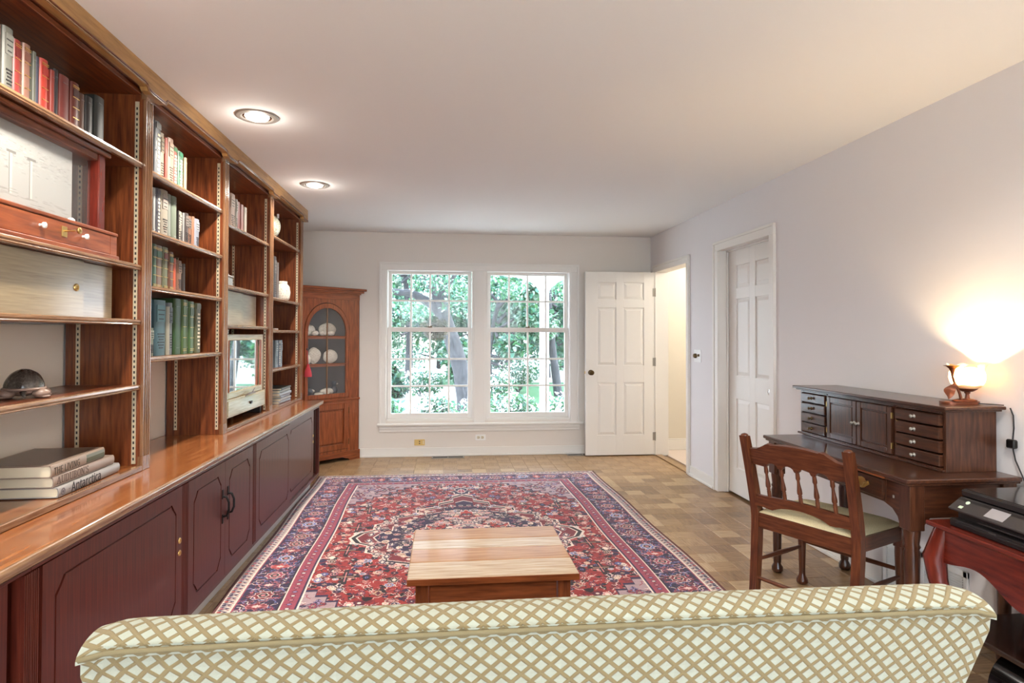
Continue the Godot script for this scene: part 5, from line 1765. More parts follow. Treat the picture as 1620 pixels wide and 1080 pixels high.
func build_sofa() -> void:
	var fab := sofa_material()
	var base := V(0.196, 0, 5.62)
	var t := thing("sofa", "cream lattice-weave sofa seen from behind", "sofa", base)
	# half width of the back at height y, and its depth
	var hwid := func(y: float) -> float:
		var k := clampf((0.885 - y) / 0.8, 0.0, 1.0)
		return 0.732 - 0.17 * k - 0.05 * exp(-pow((0.9 - y) / 0.03, 2.0))
	var zback := func(y: float) -> float: return 0.13 + 0.175 * clampf((y - 0.2) / 0.68, 0.0, 1.0)
	var crown := func(u: float) -> float:
		# gently bowed top, dropping at both ends
		var s := absf(u - 0.5) * 2.0
		return 0.884 + 0.004 * cos(s * PI * 0.5) - 0.01 * pow(maxf(0.0, (s - 0.95) / 0.05), 2.0)
	# back: outside panel, from the floor rail to the piping
	var f_back := func(u: float, v: float) -> Vector3:
		var top: float = crown.call(clampf(u, 0, 1)) - 0.008
		var y: float = lerpf(0.16, top, v)
		var x: float = (u - 0.5) * 2.0 * hwid.call(y)
		var bow := 0.012 * (1.0 - pow(absf(u - 0.5) * 2.0, 4.0)) * sin(clampf(v, 0, 1) * PI * 0.9)
		return V(x, y, zback.call(y) + bow)
	part(t, "back_panel", G.new().surf(f_back, 60, 18, false), fab)
	# top roll from the piping over to the front
	var tops := fab.duplicate() as StandardMaterial3D
	tops.uv1_scale = V(46.0, 4.0, 1.0)
	var f_top := func(u: float, v: float) -> Vector3:
		var top: float = crown.call(clampf(u, 0, 1))
		var a: float = lerpf(-0.1, PI * 0.85, v)
		var y: float = top - 0.02 + sin(a) * 0.024
		var x: float = (u - 0.5) * 2.0 * (hwid.call(top) + 0.012)
		return V(x, y, zback.call(top) - 0.046 + cos(a) * 0.05)
	part(t, "top_roll", G.new().surf(f_top, 60, 12, false), tops)
	# piping along the rear edge
	var path := []
	for i in 61:
		var u := i / 60.0
		var top: float = crown.call(u)
		path.append(V((u - 0.5) * 2.0 * (hwid.call(top) + 0.006), top - 0.014, zback.call(top) + 0.006))
	part(t, "piping", G.new().tube(path, 0.004, 8), plain(C(108, 98, 70), 0.9))
	# ends of the back
	for s in [0.0, 1.0]:
		var e := func(u: float, v: float) -> Vector3:
			var top: float = crown.call(s)
			var y: float = lerpf(0.16, top - 0.01, v)
			var x: float = (s - 0.5) * 2.0 * hwid.call(y)
			return V(x + (s - 0.5) * 0.03 * sin(clampf(u, 0, 1) * PI), y, zback.call(y) - u * 0.11)
		part(t, "end_panel", G.new().surf(e, 6, 14, s < 0.5), fab)
	# inside back, seat, arms and feet
	part(t, "inside_back", G.new().bb(V(-0.62, 0.3, 0.02), V(0.62, 0.8, 0.17), 0.04), fab)
	part(t, "seat_base", G.new().bb(V(-0.64, 0.12, -0.55), V(0.64, 0.3, 0.12), 0.02), fab)
	for x in [-0.305, 0.305]:
		part(t, "seat_cushion", G.new().box(V(x, 0.365, -0.25), V(0.6, 0.13, 0.56), 0.04), fab)
	for x in [-0.66, 0.66]:
		part(t, "arm", G.new().box(V(x * 0.98, 0.335, -0.22), V(0.1, 0.43, 0.64), 0.04), fab)
	for x in [-0.58, 0.58]:
		for z in [-0.5, 0.1]:
			part(t, "foot", G.new().lathe(V(x, 0, z), [Vector2(0, 0), Vector2(0.018, 0), Vector2(0.026, 0.12)], 12), M["walnuty"])

# ------------------------------------------------------------------ coffee table
func build_coffee_table() -> void:
	var base := V(0.185, 0.012, 4.24)
	var t := thing("coffee_table", "low wooden coffee table with a weathered plank top", "table", base)
	var h := 0.408
	# boards of the top: rear board, middle board, front board
	var zb := [[-0.295, -0.141], [-0.14, -0.025], [-0.023, 0.125], [0.126, 0.295]]
	for i in 4:
		part(t, "board", G.new().bb(V(-0.325, h - 0.024, zb[i][0]), V(0.325, h, zb[i][1]), 0.004), [M["tablex"], M["palepinex"], M["tablex"], M["palepinex"]][i])
	part(t, "edge", G.new().bb(V(-0.325, h - 0.026, 0.2951), V(0.325, h - 0.002, 0.299), 0.001), M["tablelegx"])
	for sz in [-1, 1]:
		part(t, "apron", G.new().bb(V(-0.24, h - 0.125, sz * 0.265 - 0.012), V(0.24, h - 0.026, sz * 0.265 + 0.012), 0.002), M["tablelegx"])
		part(t, "apron", G.new().bb(V(sz * 0.275 - 0.012, h - 0.125, -0.22), V(sz * 0.275 + 0.012, h - 0.026, 0.22), 0.002), M["tablelegz"])
		for sx in [-1, 1]:
			part(t, "leg", G.new().prism(P2([-0.024, -0.024, 0.024, -0.024, 0.024, 0.024, -0.024, 0.024]), V(sx * 0.27, 0.0, sz * 0.252), V(0, 0, 1), V(1, 0, 0), h - 0.026), M["tablelegy"])

# ------------------------------------------------------------------ desk
func drop_pull(parent: Node3D, at: Vector3) -> void:
	# brass bail pull with a shaped back plate, facing -x
	var g := G.new()
	var pl := P2([-0.05, 0.0, -0.043, 0.014, -0.028, 0.01, -0.02, 0.02, 0.0, 0.024, 0.02, 0.02, 0.028, 0.01, 0.043, 0.014, 0.05, 0.0, 0.03, -0.012, 0.016, -0.022, 0.0, -0.026, -0.016, -0.022, -0.03, -0.012])
	g.prism(pl, at, V(0, 0, 1), V(0, 1, 0), 0.002)
	part(parent, "pull_plate", g, M.brass)
	g = G.new()
	var p := []
	for i in 11:
		var a := PI + PI * i / 10.0
		p.append(at + V(-0.016, 0.004 + sin(a) * 0.022, cos(a) * 0.036))
	g.tube(p, 0.0032, 8)
	g.tube([at + V(0, 0.005, -0.036), at + V(-0.02, 0.005, -0.036)], 0.005, 8)
	g.tube([at + V(0, 0.005, 0.036), at + V(-0.02, 0.005, 0.036)], 0.005, 8)
	part(parent, "bail", g, M.brass)

func small_knob(parent: Node3D, at: Vector3, mat: Material) -> void:
	var g := G.new()
	g.xf = Transform3D(Basis(V(0, 1, 0), V(-1, 0, 0), V(0, 0, 1)), at)
	g.lathe(Vector3.ZERO, [Vector2(0.009, 0), Vector2(0.009, 0.002), Vector2(0.0035, 0.004), Vector2(0.0035, 0.01), Vector2(0.008, 0.014), Vector2(0.008, 0.018), Vector2(0, 0.021)], 14)
	part(parent, "knob", g, mat)

func build_desk() -> void:
	var z0 := 3.49
	var z1 := 4.61
	var zm := (z0 + z1) / 2
	var base := V(2.055, 0, zm)
	var t := thing("writing_desk", "dark walnut writing desk with a hutch of small drawers", "desk", base)
	var Wd: Material = M["walnutz"]
	var L := z1 - z0
	var hz := L / 2
	# everything below is relative to the base; x0 is the front edge of the top
	var x0 := 1.80 - base.x
	var xw := 2.30 - base.x
	var g := G.new()
	g.bb(V(x0, 0.742, -hz), V(xw, 0.76, hz), 0.005)
	g.bb(V(x0 + 0.01, 0.732, -hz + 0.01), V(xw, 0.743, hz - 0.01), 0.004)
	part(t, "top", g, Wd)
	part(t, "writing_slide", G.new().bb(V(x0 + 0.004, 0.7335, 0.05), V(x0 + 0.02, 0.7415, 0.42), 0.001), M["cherryz"])
	# front apron: bracketed ends with a drawer between
	var xa := x0 + 0.035
	var ap := P2([-hz + 0.075, 0.735, -hz + 0.075, 0.555, -hz + 0.085, 0.553, -hz + 0.10, 0.59, -hz + 0.13, 0.615, -hz + 0.18, 0.63, hz - 0.18, 0.63, hz - 0.13, 0.615, hz - 0.10, 0.59, hz - 0.085, 0.553, hz - 0.075, 0.555, hz - 0.075, 0.735])
	part(t, "front_apron", G.new().prism(ap, V(xa, 0, 0), V(0, 0, 1), V(0, 1, 0), -0.018), Wd)
	var d := part(t, "drawer", G.new().bb(V(xa - 0.014, 0.642, -hz + 0.17), V(xa + 0.001, 0.724, hz - 0.17), 0.004), Wd)
	part(d, "beading", G.new().bb(V(xa - 0.003, 0.634, -hz + 0.162), V(xa + 0.001, 0.732, hz - 0.162), 0.002), M["walnuty"])
	drop_pull(d, V(xa - 0.014, 0.684, hz - 0.30))
	drop_pull(d, V(xa - 0.014, 0.684, -hz + 0.30))
	for z in [-hz + 0.12, hz - 0.12]:
		part(t, "lock", G.new().box(V(xa - 0.002, 0.665, z), V(0.005, 0.012, 0.008), 0.002), M.steel)
	var sp := P2([0.06, 0.735, 0.06, 0.56, 0.09, 0.565, 0.12, 0.60, xw - x0 - 0.10, 0.60, xw - x0 - 0.07, 0.56, xw - x0 - 0.05, 0.56, xw - x0 - 0.05, 0.735])
	for z in [-hz + 0.03, hz - 0.048]:
		part(t, "side_apron", G.new().prism(sp, V(x0, 0, z), V(1, 0, 0), V(0, 1, 0), 0.018), M["walnutx"])
	part(t, "back_apron", G.new().bb(V(xw - 0.03, 0.6, -hz + 0.06), V(xw - 0.012, 0.735, hz - 0.06), 0.001), Wd)
	for x in [x0 + 0.057, xw - 0.04]:
		for z in [-hz + 0.05, hz - 0.05]:
			var lg := G.new()
			lg.bb(V(x - 0.032, 0.552, z - 0.032), V(x + 0.032, 0.735, z + 0.032), 0.003)
			lg.lathe(V(x, 0, z), [Vector2(0, 0), Vector2(0.022, 0.0), Vector2(0.03, 0.012), Vector2(0.03, 0.03), Vector2(0.019, 0.05), Vector2(0.021, 0.06), Vector2(0.025, 0.3), Vector2(0.03, 0.46), Vector2(0.026, 0.475), Vector2(0.031, 0.485), Vector2(0.026, 0.495), Vector2(0.031, 0.54), Vector2(0.031, 0.553)], 18)
			part(t, "leg", lg, M["walnuty"])
	# hutch
	var hx := 2.055 - base.x
	var a0 := 3.44 - zm
	var a1 := 4.50 - zm
	var xr := 2.29 - base.x
	var y0 := 0.7605
	var y1 := 1.012
	g = G.new()
	g.bb(V(hx + 0.006, y0, a1 - 0.016), V(xr, y1, a1), 0.001)
	g.bb(V(hx + 0.006, y0, a0), V(xr, y1, a0 + 0.016), 0.001)
	g.bb(V(xr - 0.01, y0, a0 + 0.016), V(xr, y1, a1 - 0.016), 0.001)
	part(t, "hutch_side", g, M["walnuty"])
	g = G.new()
	g.bb(V(hx - 0.014, y1, a0 - 0.02), V(xr + 0.008, y1 + 0.008, a1 + 0.02), 0.003)
	g.bb(V(hx - 0.028, y1 + 0.008, a0 - 0.034), V(xr + 0.015, y1 + 0.022, a1 + 0.034), 0.006)
	part(t, "hutch_top", g, Wd)
	var zs := [3.46 - zm, 3.692 - zm, 3.714 - zm, 3.957 - zm, 3.961 - zm, 4.205 - zm, 4.222 - zm, 4.487 - zm]
	g = G.new()
	for zz in [zs[1] + 0.011, zs[5] + 0.008]:
		g.bb(V(hx, y0, zz - 0.008), V(hx + 0.2, y1, zz + 0.008), 0.001)
	g.bb(V(hx - 0.004, y0, a0 + 0.017), V(hx + 0.2, y0 + 0.014, a1 - 0.017), 0.002)
	g.bb(V(hx, y1 - 0.012, a0 + 0.017), V(hx + 0.2, y1 - 0.0005, a1 - 0.017), 0.001)
	part(t, "hutch_frame", g, M["walnuty"])
	part(t, "hutch_base_moulding", G.new().bb(V(hx - 0.014, y0, a0 - 0.004), V(hx, y0 + 0.01, a1 + 0.006), 0.003), Wd)
	for k in 2:
		var za: float = [zs[0] + 0.006, zs[6]][k]
		var zb: float = [zs[1], zs[7] - 0.006][k]
		for i in 4:
			var ya := y0 + 0.018 + i * 0.0562
			var dr := part(t, "small_drawer", G.new().bb(V(hx - 0.01, ya, za), V(hx + 0.12, ya + 0.05, zb), 0.004), Wd)
			small_knob(dr, V(hx - 0.01, ya + 0.026, (za + zb) / 2 - 0.01), M.darkbrass if k == 0 else M.steel)
	for k in 2:
		var za: float = zs[2 + k * 2]
		var zb: float = zs[3 + k * 2]
		var dg := G.new()
		var ya := y0 + 0.018
		var yb := y1 - 0.014
		dg.bb(V(hx - 0.004, ya, za), V(hx + 0.008, yb, zb), 0)
		for r in [[za, ya, za + 0.03, yb], [zb - 0.03, ya, zb, yb], [za + 0.03, ya, zb - 0.03, ya + 0.03], [za + 0.03, yb - 0.03, zb - 0.03, yb]]:
			dg.bb(V(hx - 0.013, r[1] + 0.0005, r[0] + 0.0005), V(hx - 0.003, r[3] - 0.0005, r[2] - 0.0005), 0.003)
		var dd := part(t, "small_door", dg, M["walnuty"])
		part(dd, "raised_panel", G.new().bb(V(hx - 0.011, ya + 0.036, za + 0.036), V(hx - 0.003, yb - 0.036, zb - 0.036), 0.007), M["walnuty"])
		small_knob(dd, V(hx - 0.013, ya + 0.11, zb - 0.014 if k == 0 else za + 0.014), M.steel)
		for y in [ya + 0.04, yb - 0.04]:
			part(dd, "hinge", G.new().bb(V(hx - 0.014, y - 0.014, (za if k == 0 else zb) - 0.003), V(hx - 0.003, y + 0.014, (za if k == 0 else zb) + 0.003), 0.001), M.brass)
	# inline switch on the cord that runs down behind the desk's end
	var c := thing("lamp_cord", "thin dark lamp cord with an inline switch beside the hutch", "cord", V(2.306, 0.0, 4.56))
	part(c, "cord", G.new().tube([V(0, 1.03, -0.012), V(0.002, 1.0, 0.0), V(0.0, 0.95, 0.004), V(-0.004, 0.88, 0.0), V(0.0, 0.82, 0.01), V(0.002, 0.72, 0.06), V(0.004, 0.4, 0.062), V(0.004, 0.12, 0.06)], 0.0028, 6), M.ink)
	part(c, "switch", G.new().box(V(-0.006, 0.885, 0.0), V(0.022, 0.036, 0.04), 0.006), M.black)

# ------------------------------------------------------------------ chair
func build_chair() -> void:
	var t := thing("desk_chair", "reddish wooden spindle-back chair with a cream seat at the desk", "chair", V(1.684, 0, 4.093), -1.115)
	var wy: Material = M["chairy"]
	var wx: Material = M["chairx"]
	var wz: Material = M["chairz"]
	# rear posts: square, raked back above the seat
	for s in [-1.0, 1.0]:
		var f := func(u: float, v: float) -> Vector3:
			var y: float = v * 0.825
			var zc: float = 0.035 * pow(maxf(0.0, 1.0 - y / 0.42), 1.5) + (0.09 * pow(maxf(0.0, (y - 0.42) / 0.405), 1.2) if y > 0.42 else 0.0)
			var r := 0.0185 + 0.002 * sin(clampf(v, 0, 1) * PI)
			var k: float = fposmod(u, 1.0) * 4.0
			var i := int(k) % 4
			var cs := [Vector2(-1, -1), Vector2(1, -1), Vector2(1, 1), Vector2(-1, 1)]
			var q: Vector2 = cs[i].lerp(cs[(i + 1) % 4], k - int(k))
			return V(s * (0.25 + 0.012 * v) + q.x * r, y, zc + q.y * r)
		var g := G.new()
		# four flat faces
		for i in 4:
			var ff := func(u: float, v: float) -> Vector3: return f.call((i + clampf(u, 0.0, 1.0) * 0.998 + 0.001) / 4.0, v)
			g.surf(ff, 1, 18, true)
		g.blob(V(s * 0.262, 0.826, 0.09), V(0.019, 0.012, 0.019), 12, 8)
		part(t, "post", g, wy)
	# crest rail
	var top := [Vector2(-0.244, 0.765), Vector2(-0.20, 0.772), Vector2(-0.165, 0.79), Vector2(-0.15, 0.80), Vector2(-0.13, 0.804), Vector2(-0.12, 0.800), Vector2(-0.06, 0.806), Vector2(0.0, 0.808), Vector2(0.06, 0.806), Vector2(0.12, 0.800), Vector2(0.13, 0.804), Vector2(0.15, 0.80), Vector2(0.165, 0.79), Vector2(0.20, 0.772), Vector2(0.244, 0.765)]
	var poly := PackedVector2Array()
	for q in top:
		poly.append(Vector2(q.x, q.y))
	poly.append(Vector2(0.244, 0.69))
	for k in range(4, -1, -1):
		var xc := -0.168 + 0.084 * k
		if k < 4:
			for i in 7:
				var a := PI * i / 6.0
				poly.append(Vector2(xc + 0.042 + cos(a) * 0.03, 0.688 + sin(a) * 0.02))
		poly.append(Vector2(xc + 0.008, 0.684))
		poly.append(Vector2(xc - 0.008, 0.684))
	poly.append(Vector2(-0.244, 0.69))
	var cr := G.new()
	var tilt := Transform3D(Basis(V(1, 0, 0), 0.2), V(0, 0.0, -0.087))
	cr.xf = Transform3D(Basis(V(1, 0, 0), 0.215), V(0, 0.017, -0.096))
	cr.prism(poly, V(0, 0, -0.01), V(1, 0, 0), V(0, 1, 0), 0.022, true)
	part(t, "crest_rail", cr, wx)
	# lower back rail
	poly = PackedVector2Array()
	for i in 21:
		var x := -0.244 + 0.488 * i / 20.0
		poly.append(Vector2(x, 0.535 + 0.004 * cos(x * 14.0)))
	for i in 21:
		var x := 0.244 - 0.488 * i / 20.0
		poly.append(Vector2(x, 0.488 - 0.012 * exp(-pow((absf(x) - 0.15) / 0.03, 2.0)) + 0.012 * cos(x * 14.0)))
	cr = G.new().prism(poly, V(0, 0, 0.013), V(1, 0, 0), V(0, 1, 0), 0.02, true)
	part(t, "back_rail", cr, wx)
	# turned spindles
	for k in 5:
		var x := -0.168 + 0.084 * k
		var g := G.new()
		var d := V(0, 0.69 - 0.535, 0.055 - 0.023)
		g.xf = Transform3D(Basis(Quaternion(Vector3.UP, d.normalized())), V(x, 0.533, 0.023))
		g.lathe(Vector3.ZERO, [Vector2(0.009, 0), Vector2(0.0095, 0.03), Vector2(0.007, 0.034), Vector2(0.0105, 0.038), Vector2(0.007, 0.042), Vector2(0.012, 0.052), Vector2(0.0115, 0.065), Vector2(0.007, 0.1), Vector2(0.0065, 0.115), Vector2(0.0105, 0.125), Vector2(0.009, 0.15), Vector2(0.008, 0.168)], 12)
		part(t, "spindle", g, wy)
	# seat frame
	part(t, "rear_rail", G.new().bb(V(-0.238, 0.362, -0.014), V(0.238, 0.437, 0.016), 0.003), wx)
	part(t, "front_rail", G.new().bb(V(-0.24, 0.375, -0.382), V(0.24, 0.437, -0.36), 0.003), wx)
	for s in [-1.0, 1.0]:
		part(t, "side_rail", G.new().prism(P2([s * 0.232, 0.0, s * 0.26, 0.0, s * 0.265, 0.37, s * 0.237, 0.37]), V(0, 0.375, -0.005), V(1, 0, 0), V(0, 0, -1), 0.062), wz)
	# upholstered seat
	var seat := func(u: float, v: float) -> Vector3:
		var a := (u - 0.5) * 2.0
		var b := (v - 0.5) * 2.0
		var e := (1.0 - pow(absf(a), 6.0)) * (1.0 - pow(absf(b), 6.0))
		return V(a * (0.244 + 0.012 * v), 0.438 + 0.032 * pow(maxf(e, 0.0), 0.5), 0.012 - v * 0.392)
	part(t, "seat", G.new().surf(seat, 20, 20, false), M.seatcloth)
	# front legs with pad feet
	for s in [-1.0, 1.0]:
		var g := G.new()
		g.bb(V(s * 0.248 - 0.022, 0.34, -0.387), V(s * 0.248 + 0.022, 0.437, -0.343), 0.003)
		g.lathe(V(s * 0.248, 0, -0.365), [Vector2(0, 0), Vector2(0.024, 0), Vector2(0.03, 0.012), Vector2(0.029, 0.024), Vector2(0.017, 0.045), Vector2(0.0155, 0.07), Vector2(0.019, 0.2), Vector2(0.023, 0.31), Vector2(0.022, 0.345)], 16)
		part(t, "front_leg", g, wy)
		part(t, "stretcher", G.new().tube([V(s * 0.248, 0.2, 0.02), V(s * 0.248, 0.2, -0.1), V(s * 0.248, 0.2, -0.18), V(s * 0.248, 0.2, -0.27), V(s * 0.248, 0.2, -0.36)], [0.008, 0.011, 0.013, 0.011, 0.008], 10), wz)
	part(t, "stretcher", G.new().tube([V(-0.24, 0.115, 0.022), V(0, 0.115, 0.022), V(0.24, 0.115, 0.022)], [0.009, 0.011, 0.009], 10), wx)
	part(t, "stretcher", G.new().tube([V(-0.24, 0.23, -0.365), V(0, 0.23, -0.365), V(0.24, 0.23, -0.365)], [0.009, 0.013, 0.009], 10), wx)

# ------------------------------------------------------------------ lamp
func build_lamp() -> void:
	var t := thing("table_lamp", "bronze flower lamp with a glowing tulip glass on the hutch", "lamp", V(2.2, 1.0345, 4.425))
	var br := plain(C(112, 62, 40), 0.42, 0.55)
	# leaf-shaped foot
	var foot := PackedVector2Array()
	for i in 24:
		var a := TAU * i / 24.0
		foot.append(Vector2(cos(a) * (0.085 + 0.006 * cos(a * 3.0)), sin(a) * 0.045 * (1.0 + 0.1 * cos(a * 2.0))))
	part(t, "foot", G.new().prism(foot, V(-0.012, 0.0, 0), V(0, 0, 1), V(1, 0, 0), 0.011, true), br) if false else part(t, "foot", G.new().prism(foot, V(-0.012, 0.011, 0), V(1, 0, 0), V(0, 0, 1), 0.011, true), br)
	part(t, "foot_leaf", G.new().blob(V(0.015, 0.014, 0.0), V(0.055, 0.009, 0.03), 18, 8, 0.08, 1.5), br)
	# stem and cup under the glass
	var bx := 0.026
	part(t, "stem", G.new().lathe(V(bx, 0.012, 0), [Vector2(0.02, 0), Vector2(0.009, 0.012), Vector2(0.007, 0.03), Vector2(0.011, 0.034), Vector2(0.012, 0.038)], 14), br)
	part(t, "cup", G.new().lathe(V(bx, 0.05, 0), [Vector2(0.0, 0.0), Vector2(0.02, 0.003), Vector2(0.036, 0.013), Vector2(0.046, 0.028)], 28, 0.0).lathe(V(bx, 0.05, 0), [Vector2(0.044, 0.022), Vector2(0.05, 0.036)], 28, 0.06, 5), br)
	part(t, "cord", G.new().tube([V(0.05, 0.004, 0.03), V(0.085, 0.004, 0.06), V(0.1, 0.004, 0.1)], 0.0025, 6), M.ink)
	# trumpet flower on a bent stalk with a drooping leaf
	part(t, "stalk", G.new().tube([V(-0.01, 0.012, 0.01), V(-0.018, 0.045, 0.01), V(-0.032, 0.075, 0.01), V(-0.044, 0.095, 0.01), V(-0.05, 0.115, 0.01)], [0.006, 0.0055, 0.005, 0.0045, 0.005], 8), br)
	part(t, "flower", G.new().lathe(V(-0.051, 0.112, 0.01), [Vector2(0.004, 0.0), Vector2(0.006, 0.02), Vector2(0.011, 0.038), Vector2(0.02, 0.048), Vector2(0.032, 0.053)], 20, 0.1, 5), br)
	var leaf := func(u: float, v: float) -> Vector3:
		var s := sin(clampf(v, 0, 1) * PI)
		var p := V(-0.046, 0.092, 0.012).lerp(V(-0.082, 0.022, 0.02), v)
		return p + V((u - 0.5) * 0.03 * s, 0.006 * s + 0.01 * (0.5 - absf(u - 0.5)), (u - 0.5) * 0.03 * s + 0.006 * sin(v * 9.0))
	part(t, "leaf", G.new().surf(leaf, 6, 12, false), br)
	# tulip glass, open at the top with a rippled rim
	var gl := plain(Color(1.0, 0.93, 0.78), 0.55)
	gl.backlight_enabled = true
	gl.backlight = Color(1.0, 0.82, 0.5)
	var pr := []
	for q in [[0.03, 0.062], [0.048, 0.072], [0.061, 0.092], [0.066, 0.112], [0.064, 0.132], [0.058, 0.148], [0.06, 0.158], [0.07, 0.165]]:
		pr.append(Vector2(q[0], q[1]))
	var sh := G.new()
	var tul := func(u: float, v: float) -> Vector3:
		var k := clampf(v, 0.0, 1.0) * (pr.size() - 1)
		var i := mini(int(k), pr.size() - 2)
		var q: Vector2 = pr[i].lerp(pr[i + 1], k - i)
		var a := u * TAU
		var e := pow(clampf(v, 0, 1), 6.0)
		return V(bx + cos(a) * q.x * (1.0 + 0.08 * e * cos(a * 6.0)), q.y + 0.006 * e * cos(a * 6.0), sin(a) * q.x * (1.0 + 0.08 * e * cos(a * 6.0)))
	sh.surf(tul, 60, 28, true)
	part(t, "glass_shade", sh, gl)
	var bulb := plain(Color(1, 1, 1), 0.5)
	bulb.emission_enabled = true
	bulb.emission = Color(1.0, 0.86, 0.6)
	bulb.emission_energy_multiplier = 12.0
	part(t, "bulb", G.new().blob(V(bx, 0.118, 0), V(0.018, 0.024, 0.018), 16, 10), bulb)
	var l := OmniLight3D.new()
	l.name = "glow"
	l.light_energy = 0.46
	l.light_color = Color(1.0, 0.87, 0.66)
	l.light_size = 0.014
	l.omni_range = 8.0
	l.omni_attenuation = 2.0
	l.shadow_enabled = true
	t.add_child(l)
	l.position = V(bx, 0.118, 0)

# ------------------------------------------------------------------ side table, printer
func build_side_table() -> void:
	var base := V(2.07, 0, 5.03)
	var t := thing("side_table", "glossy red-brown side table with curved legs beside the desk", "table", base)
	var x0 := 1.86 - base.x
	var x1 := 2.29 - base.x
	var z0 := 4.655 - base.z
	var z1 := 5.40 - base.z
	var h := 0.615
	part(t, "top", G.new().bb(V(x0 - 0.012, h - 0.018, z0 - 0.015), V(x1, h, z1 + 0.015), 0.006), M["redwoodz"])
	# scalloped front apron (faces the room)
	var n := 33
	var poly := PackedVector2Array()
	var L := z1 - z0 - 0.08
	for i in n:
		var u := float(i) / (n - 1)
		var y := 0.47 - 0.05 * exp(-pow((u - 0.5) / 0.2, 2.0)) + 0.03 * pow(sin(u * PI * 2.0), 2.0)
		poly.append(Vector2(u * L, y))
	poly.append(Vector2(L, h - 0.018))
	poly.append(Vector2(0, h - 0.018))
	part(t, "apron", G.new().prism(poly, V(x0 + 0.012, 0, z0 + 0.04), V(0, 0, 1), V(0, 1, 0), -0.016), M["redwoodz"])
	part(t, "apron", G.new().prism(poly, V(x1 - 0.02, 0, z0 + 0.04), V(0, 0, 1), V(0, 1, 0), -0.016), M["redwoodz"])
	for z in [z0 + 0.012, z1 - 0.028]:
		part(t, "apron", G.new().bb(V(x0 + 0.04, 0.5, z), V(x1 - 0.04, h - 0.018, z + 0.016), 0.002), M["redwoodx"])
	for sx in [-1.0, 1.0]:
		for sz in [-1.0, 1.0]:
			var cx := x0 + 0.03 if sx < 0 else x1 - 0.035
			var cz := z0 + 0.03 if sz < 0 else z1 - 0.03
			var k := 1.0
			var dx: float = sx * 0.022
			var dz: float = sz * 0.022
			if sx > 0:
				dx = 0.0
			var p := [V(cx, h - 0.018, cz), V(cx + dx * 0.4, 0.55, cz + dz * 0.4), V(cx + dx, 0.48, cz + dz), V(cx + dx * 0.7, 0.40, cz + dz * 0.7), V(cx, 0.30, cz), V(cx - dx * 0.2, 0.2, cz - dz * 0.2), V(cx + dx * 0.1, 0.1, cz + dz * 0.1), V(cx + dx * 0.6, 0.03, cz + dz * 0.6), V(cx + dx * 0.8, 0.0, cz + dz * 0.8)]
			part(t, "leg", G.new().tube(p, [0.03, 0.034, 0.04, 0.034, 0.026, 0.02, 0.018, 0.024, 0.026], 12), M["redwoody"])
	part(t, "lower_shelf", G.new().bb(V(x0 + 0.02, 0.235, z0 + 0.02), V(x1 - 0.01, 0.255, z1 - 0.02), 0.005), M["darkwoodz"])
	# printer on the table
	base = V(2.06, 0.6155, 4.985)
	t = thing("printer", "black inkjet printer with a small screen on the side table", "printer", base)
	var px := 1.885 - base.x
	var pxr := 2.26 - base.x
	var pz0 := 4.715 - base.z
	var pz1 := 5.165 - base.z
	part(t, "body", G.new().bb(V(px + 0.03, 0.0, pz0), V(pxr, 0.105, pz1), 0.008).bb(V(px, 0.0, pz0), V(px + 0.03, 0.03, pz1), 0.004), M.plastic)
	part(t, "lid", G.new().bb(V(px + 0.045, 0.107, pz0 + 0.002), V(pxr, 0.135, pz1 - 0.002), 0.006), M.plastic)
	part(t, "lid_top", G.new().bb(V(px + 0.055, 0.1345, pz0 + 0.012), V(pxr - 0.01, 0.1375, pz1 - 0.012), 0.001), M.lidtop)
	# tilted control panel
	var cp := G.new()
	cp.xf = Transform3D(Basis(V(0, 0, 1), 0.62), V(px + 0.02, 0.085, 0))
	cp.bb(V(-0.034, -0.006, pz0 + 0.004), V(0.034, 0.004, pz1 - 0.004), 0.003)
	var c := part(t, "control_panel", cp, M.plastic2)
	var scr := G.new()
	scr.xf = cp.xf
	scr.bb(V(-0.022, 0.0041, pz0 + 0.15), V(0.022, 0.0052, pz0 + 0.225), 0.0004)
	part(c, "screen", scr, plain(C(150, 146, 148), 0.25))
	var bt := G.new()
	bt.xf = cp.xf
	bt.lathe(V(0.012, 0.004, pz0 + 0.055), [Vector2(0.008, 0), Vector2(0.007, 0.002), Vector2(0, 0.0022)], 14)
	bt.bb(V(-0.022, 0.004, pz0 + 0.04), V(-0.01, 0.0055, pz0 + 0.056), 0.0005)
	part(c, "button", bt, plain(C(196, 214, 190), 0.3))
	bt = G.new()
	bt.xf = cp.xf
	bt.bb(V(0.004, 0.004, pz1 - 0.05), V(0.014, 0.0055, pz1 - 0.03), 0.0005).bb(V(-0.022, 0.004, pz1 - 0.05), V(-0.012, 0.0055, pz1 - 0.03), 0.0005)
	part(c, "button", bt, plain(C(190, 190, 190), 0.3))
	part(t, "paper_tray", G.new().bb(V(px - 0.004, 0.012, pz0 + 0.03), V(px + 0.12, 0.02, pz1 - 0.03), 0.003), M.plastic)
	part(t, "tray_guide", G.new().bb(V(px - 0.002, 0.02, pz0 + 0.17), V(px + 0.05, 0.026, pz0 + 0.2), 0.002).bb(V(px + 0.002, 0.042, pz0 + 0.12), V(px + 0.02, 0.046, pz1 - 0.1), 0.001), M.plastic2)
	# bulky glossy device on the lower shelf's front and cable
	t = thing("shredder", "glossy black machine with a rounded front under the side table", "machine", V(2.05, 0.0, 5.02))
	var rp := PackedVector2Array()
	for i in 11:
		var a := PI / 2 + PI / 2 * i / 10.0
		rp.append(Vector2(-0.02 + cos(a) * 0.13, 0.09 + sin(a) * 0.13))
	rp.append(Vector2(-0.14, 0.005))
	rp.append(Vector2(0.18, 0.005))
	rp.append(Vector2(0.18, 0.22))
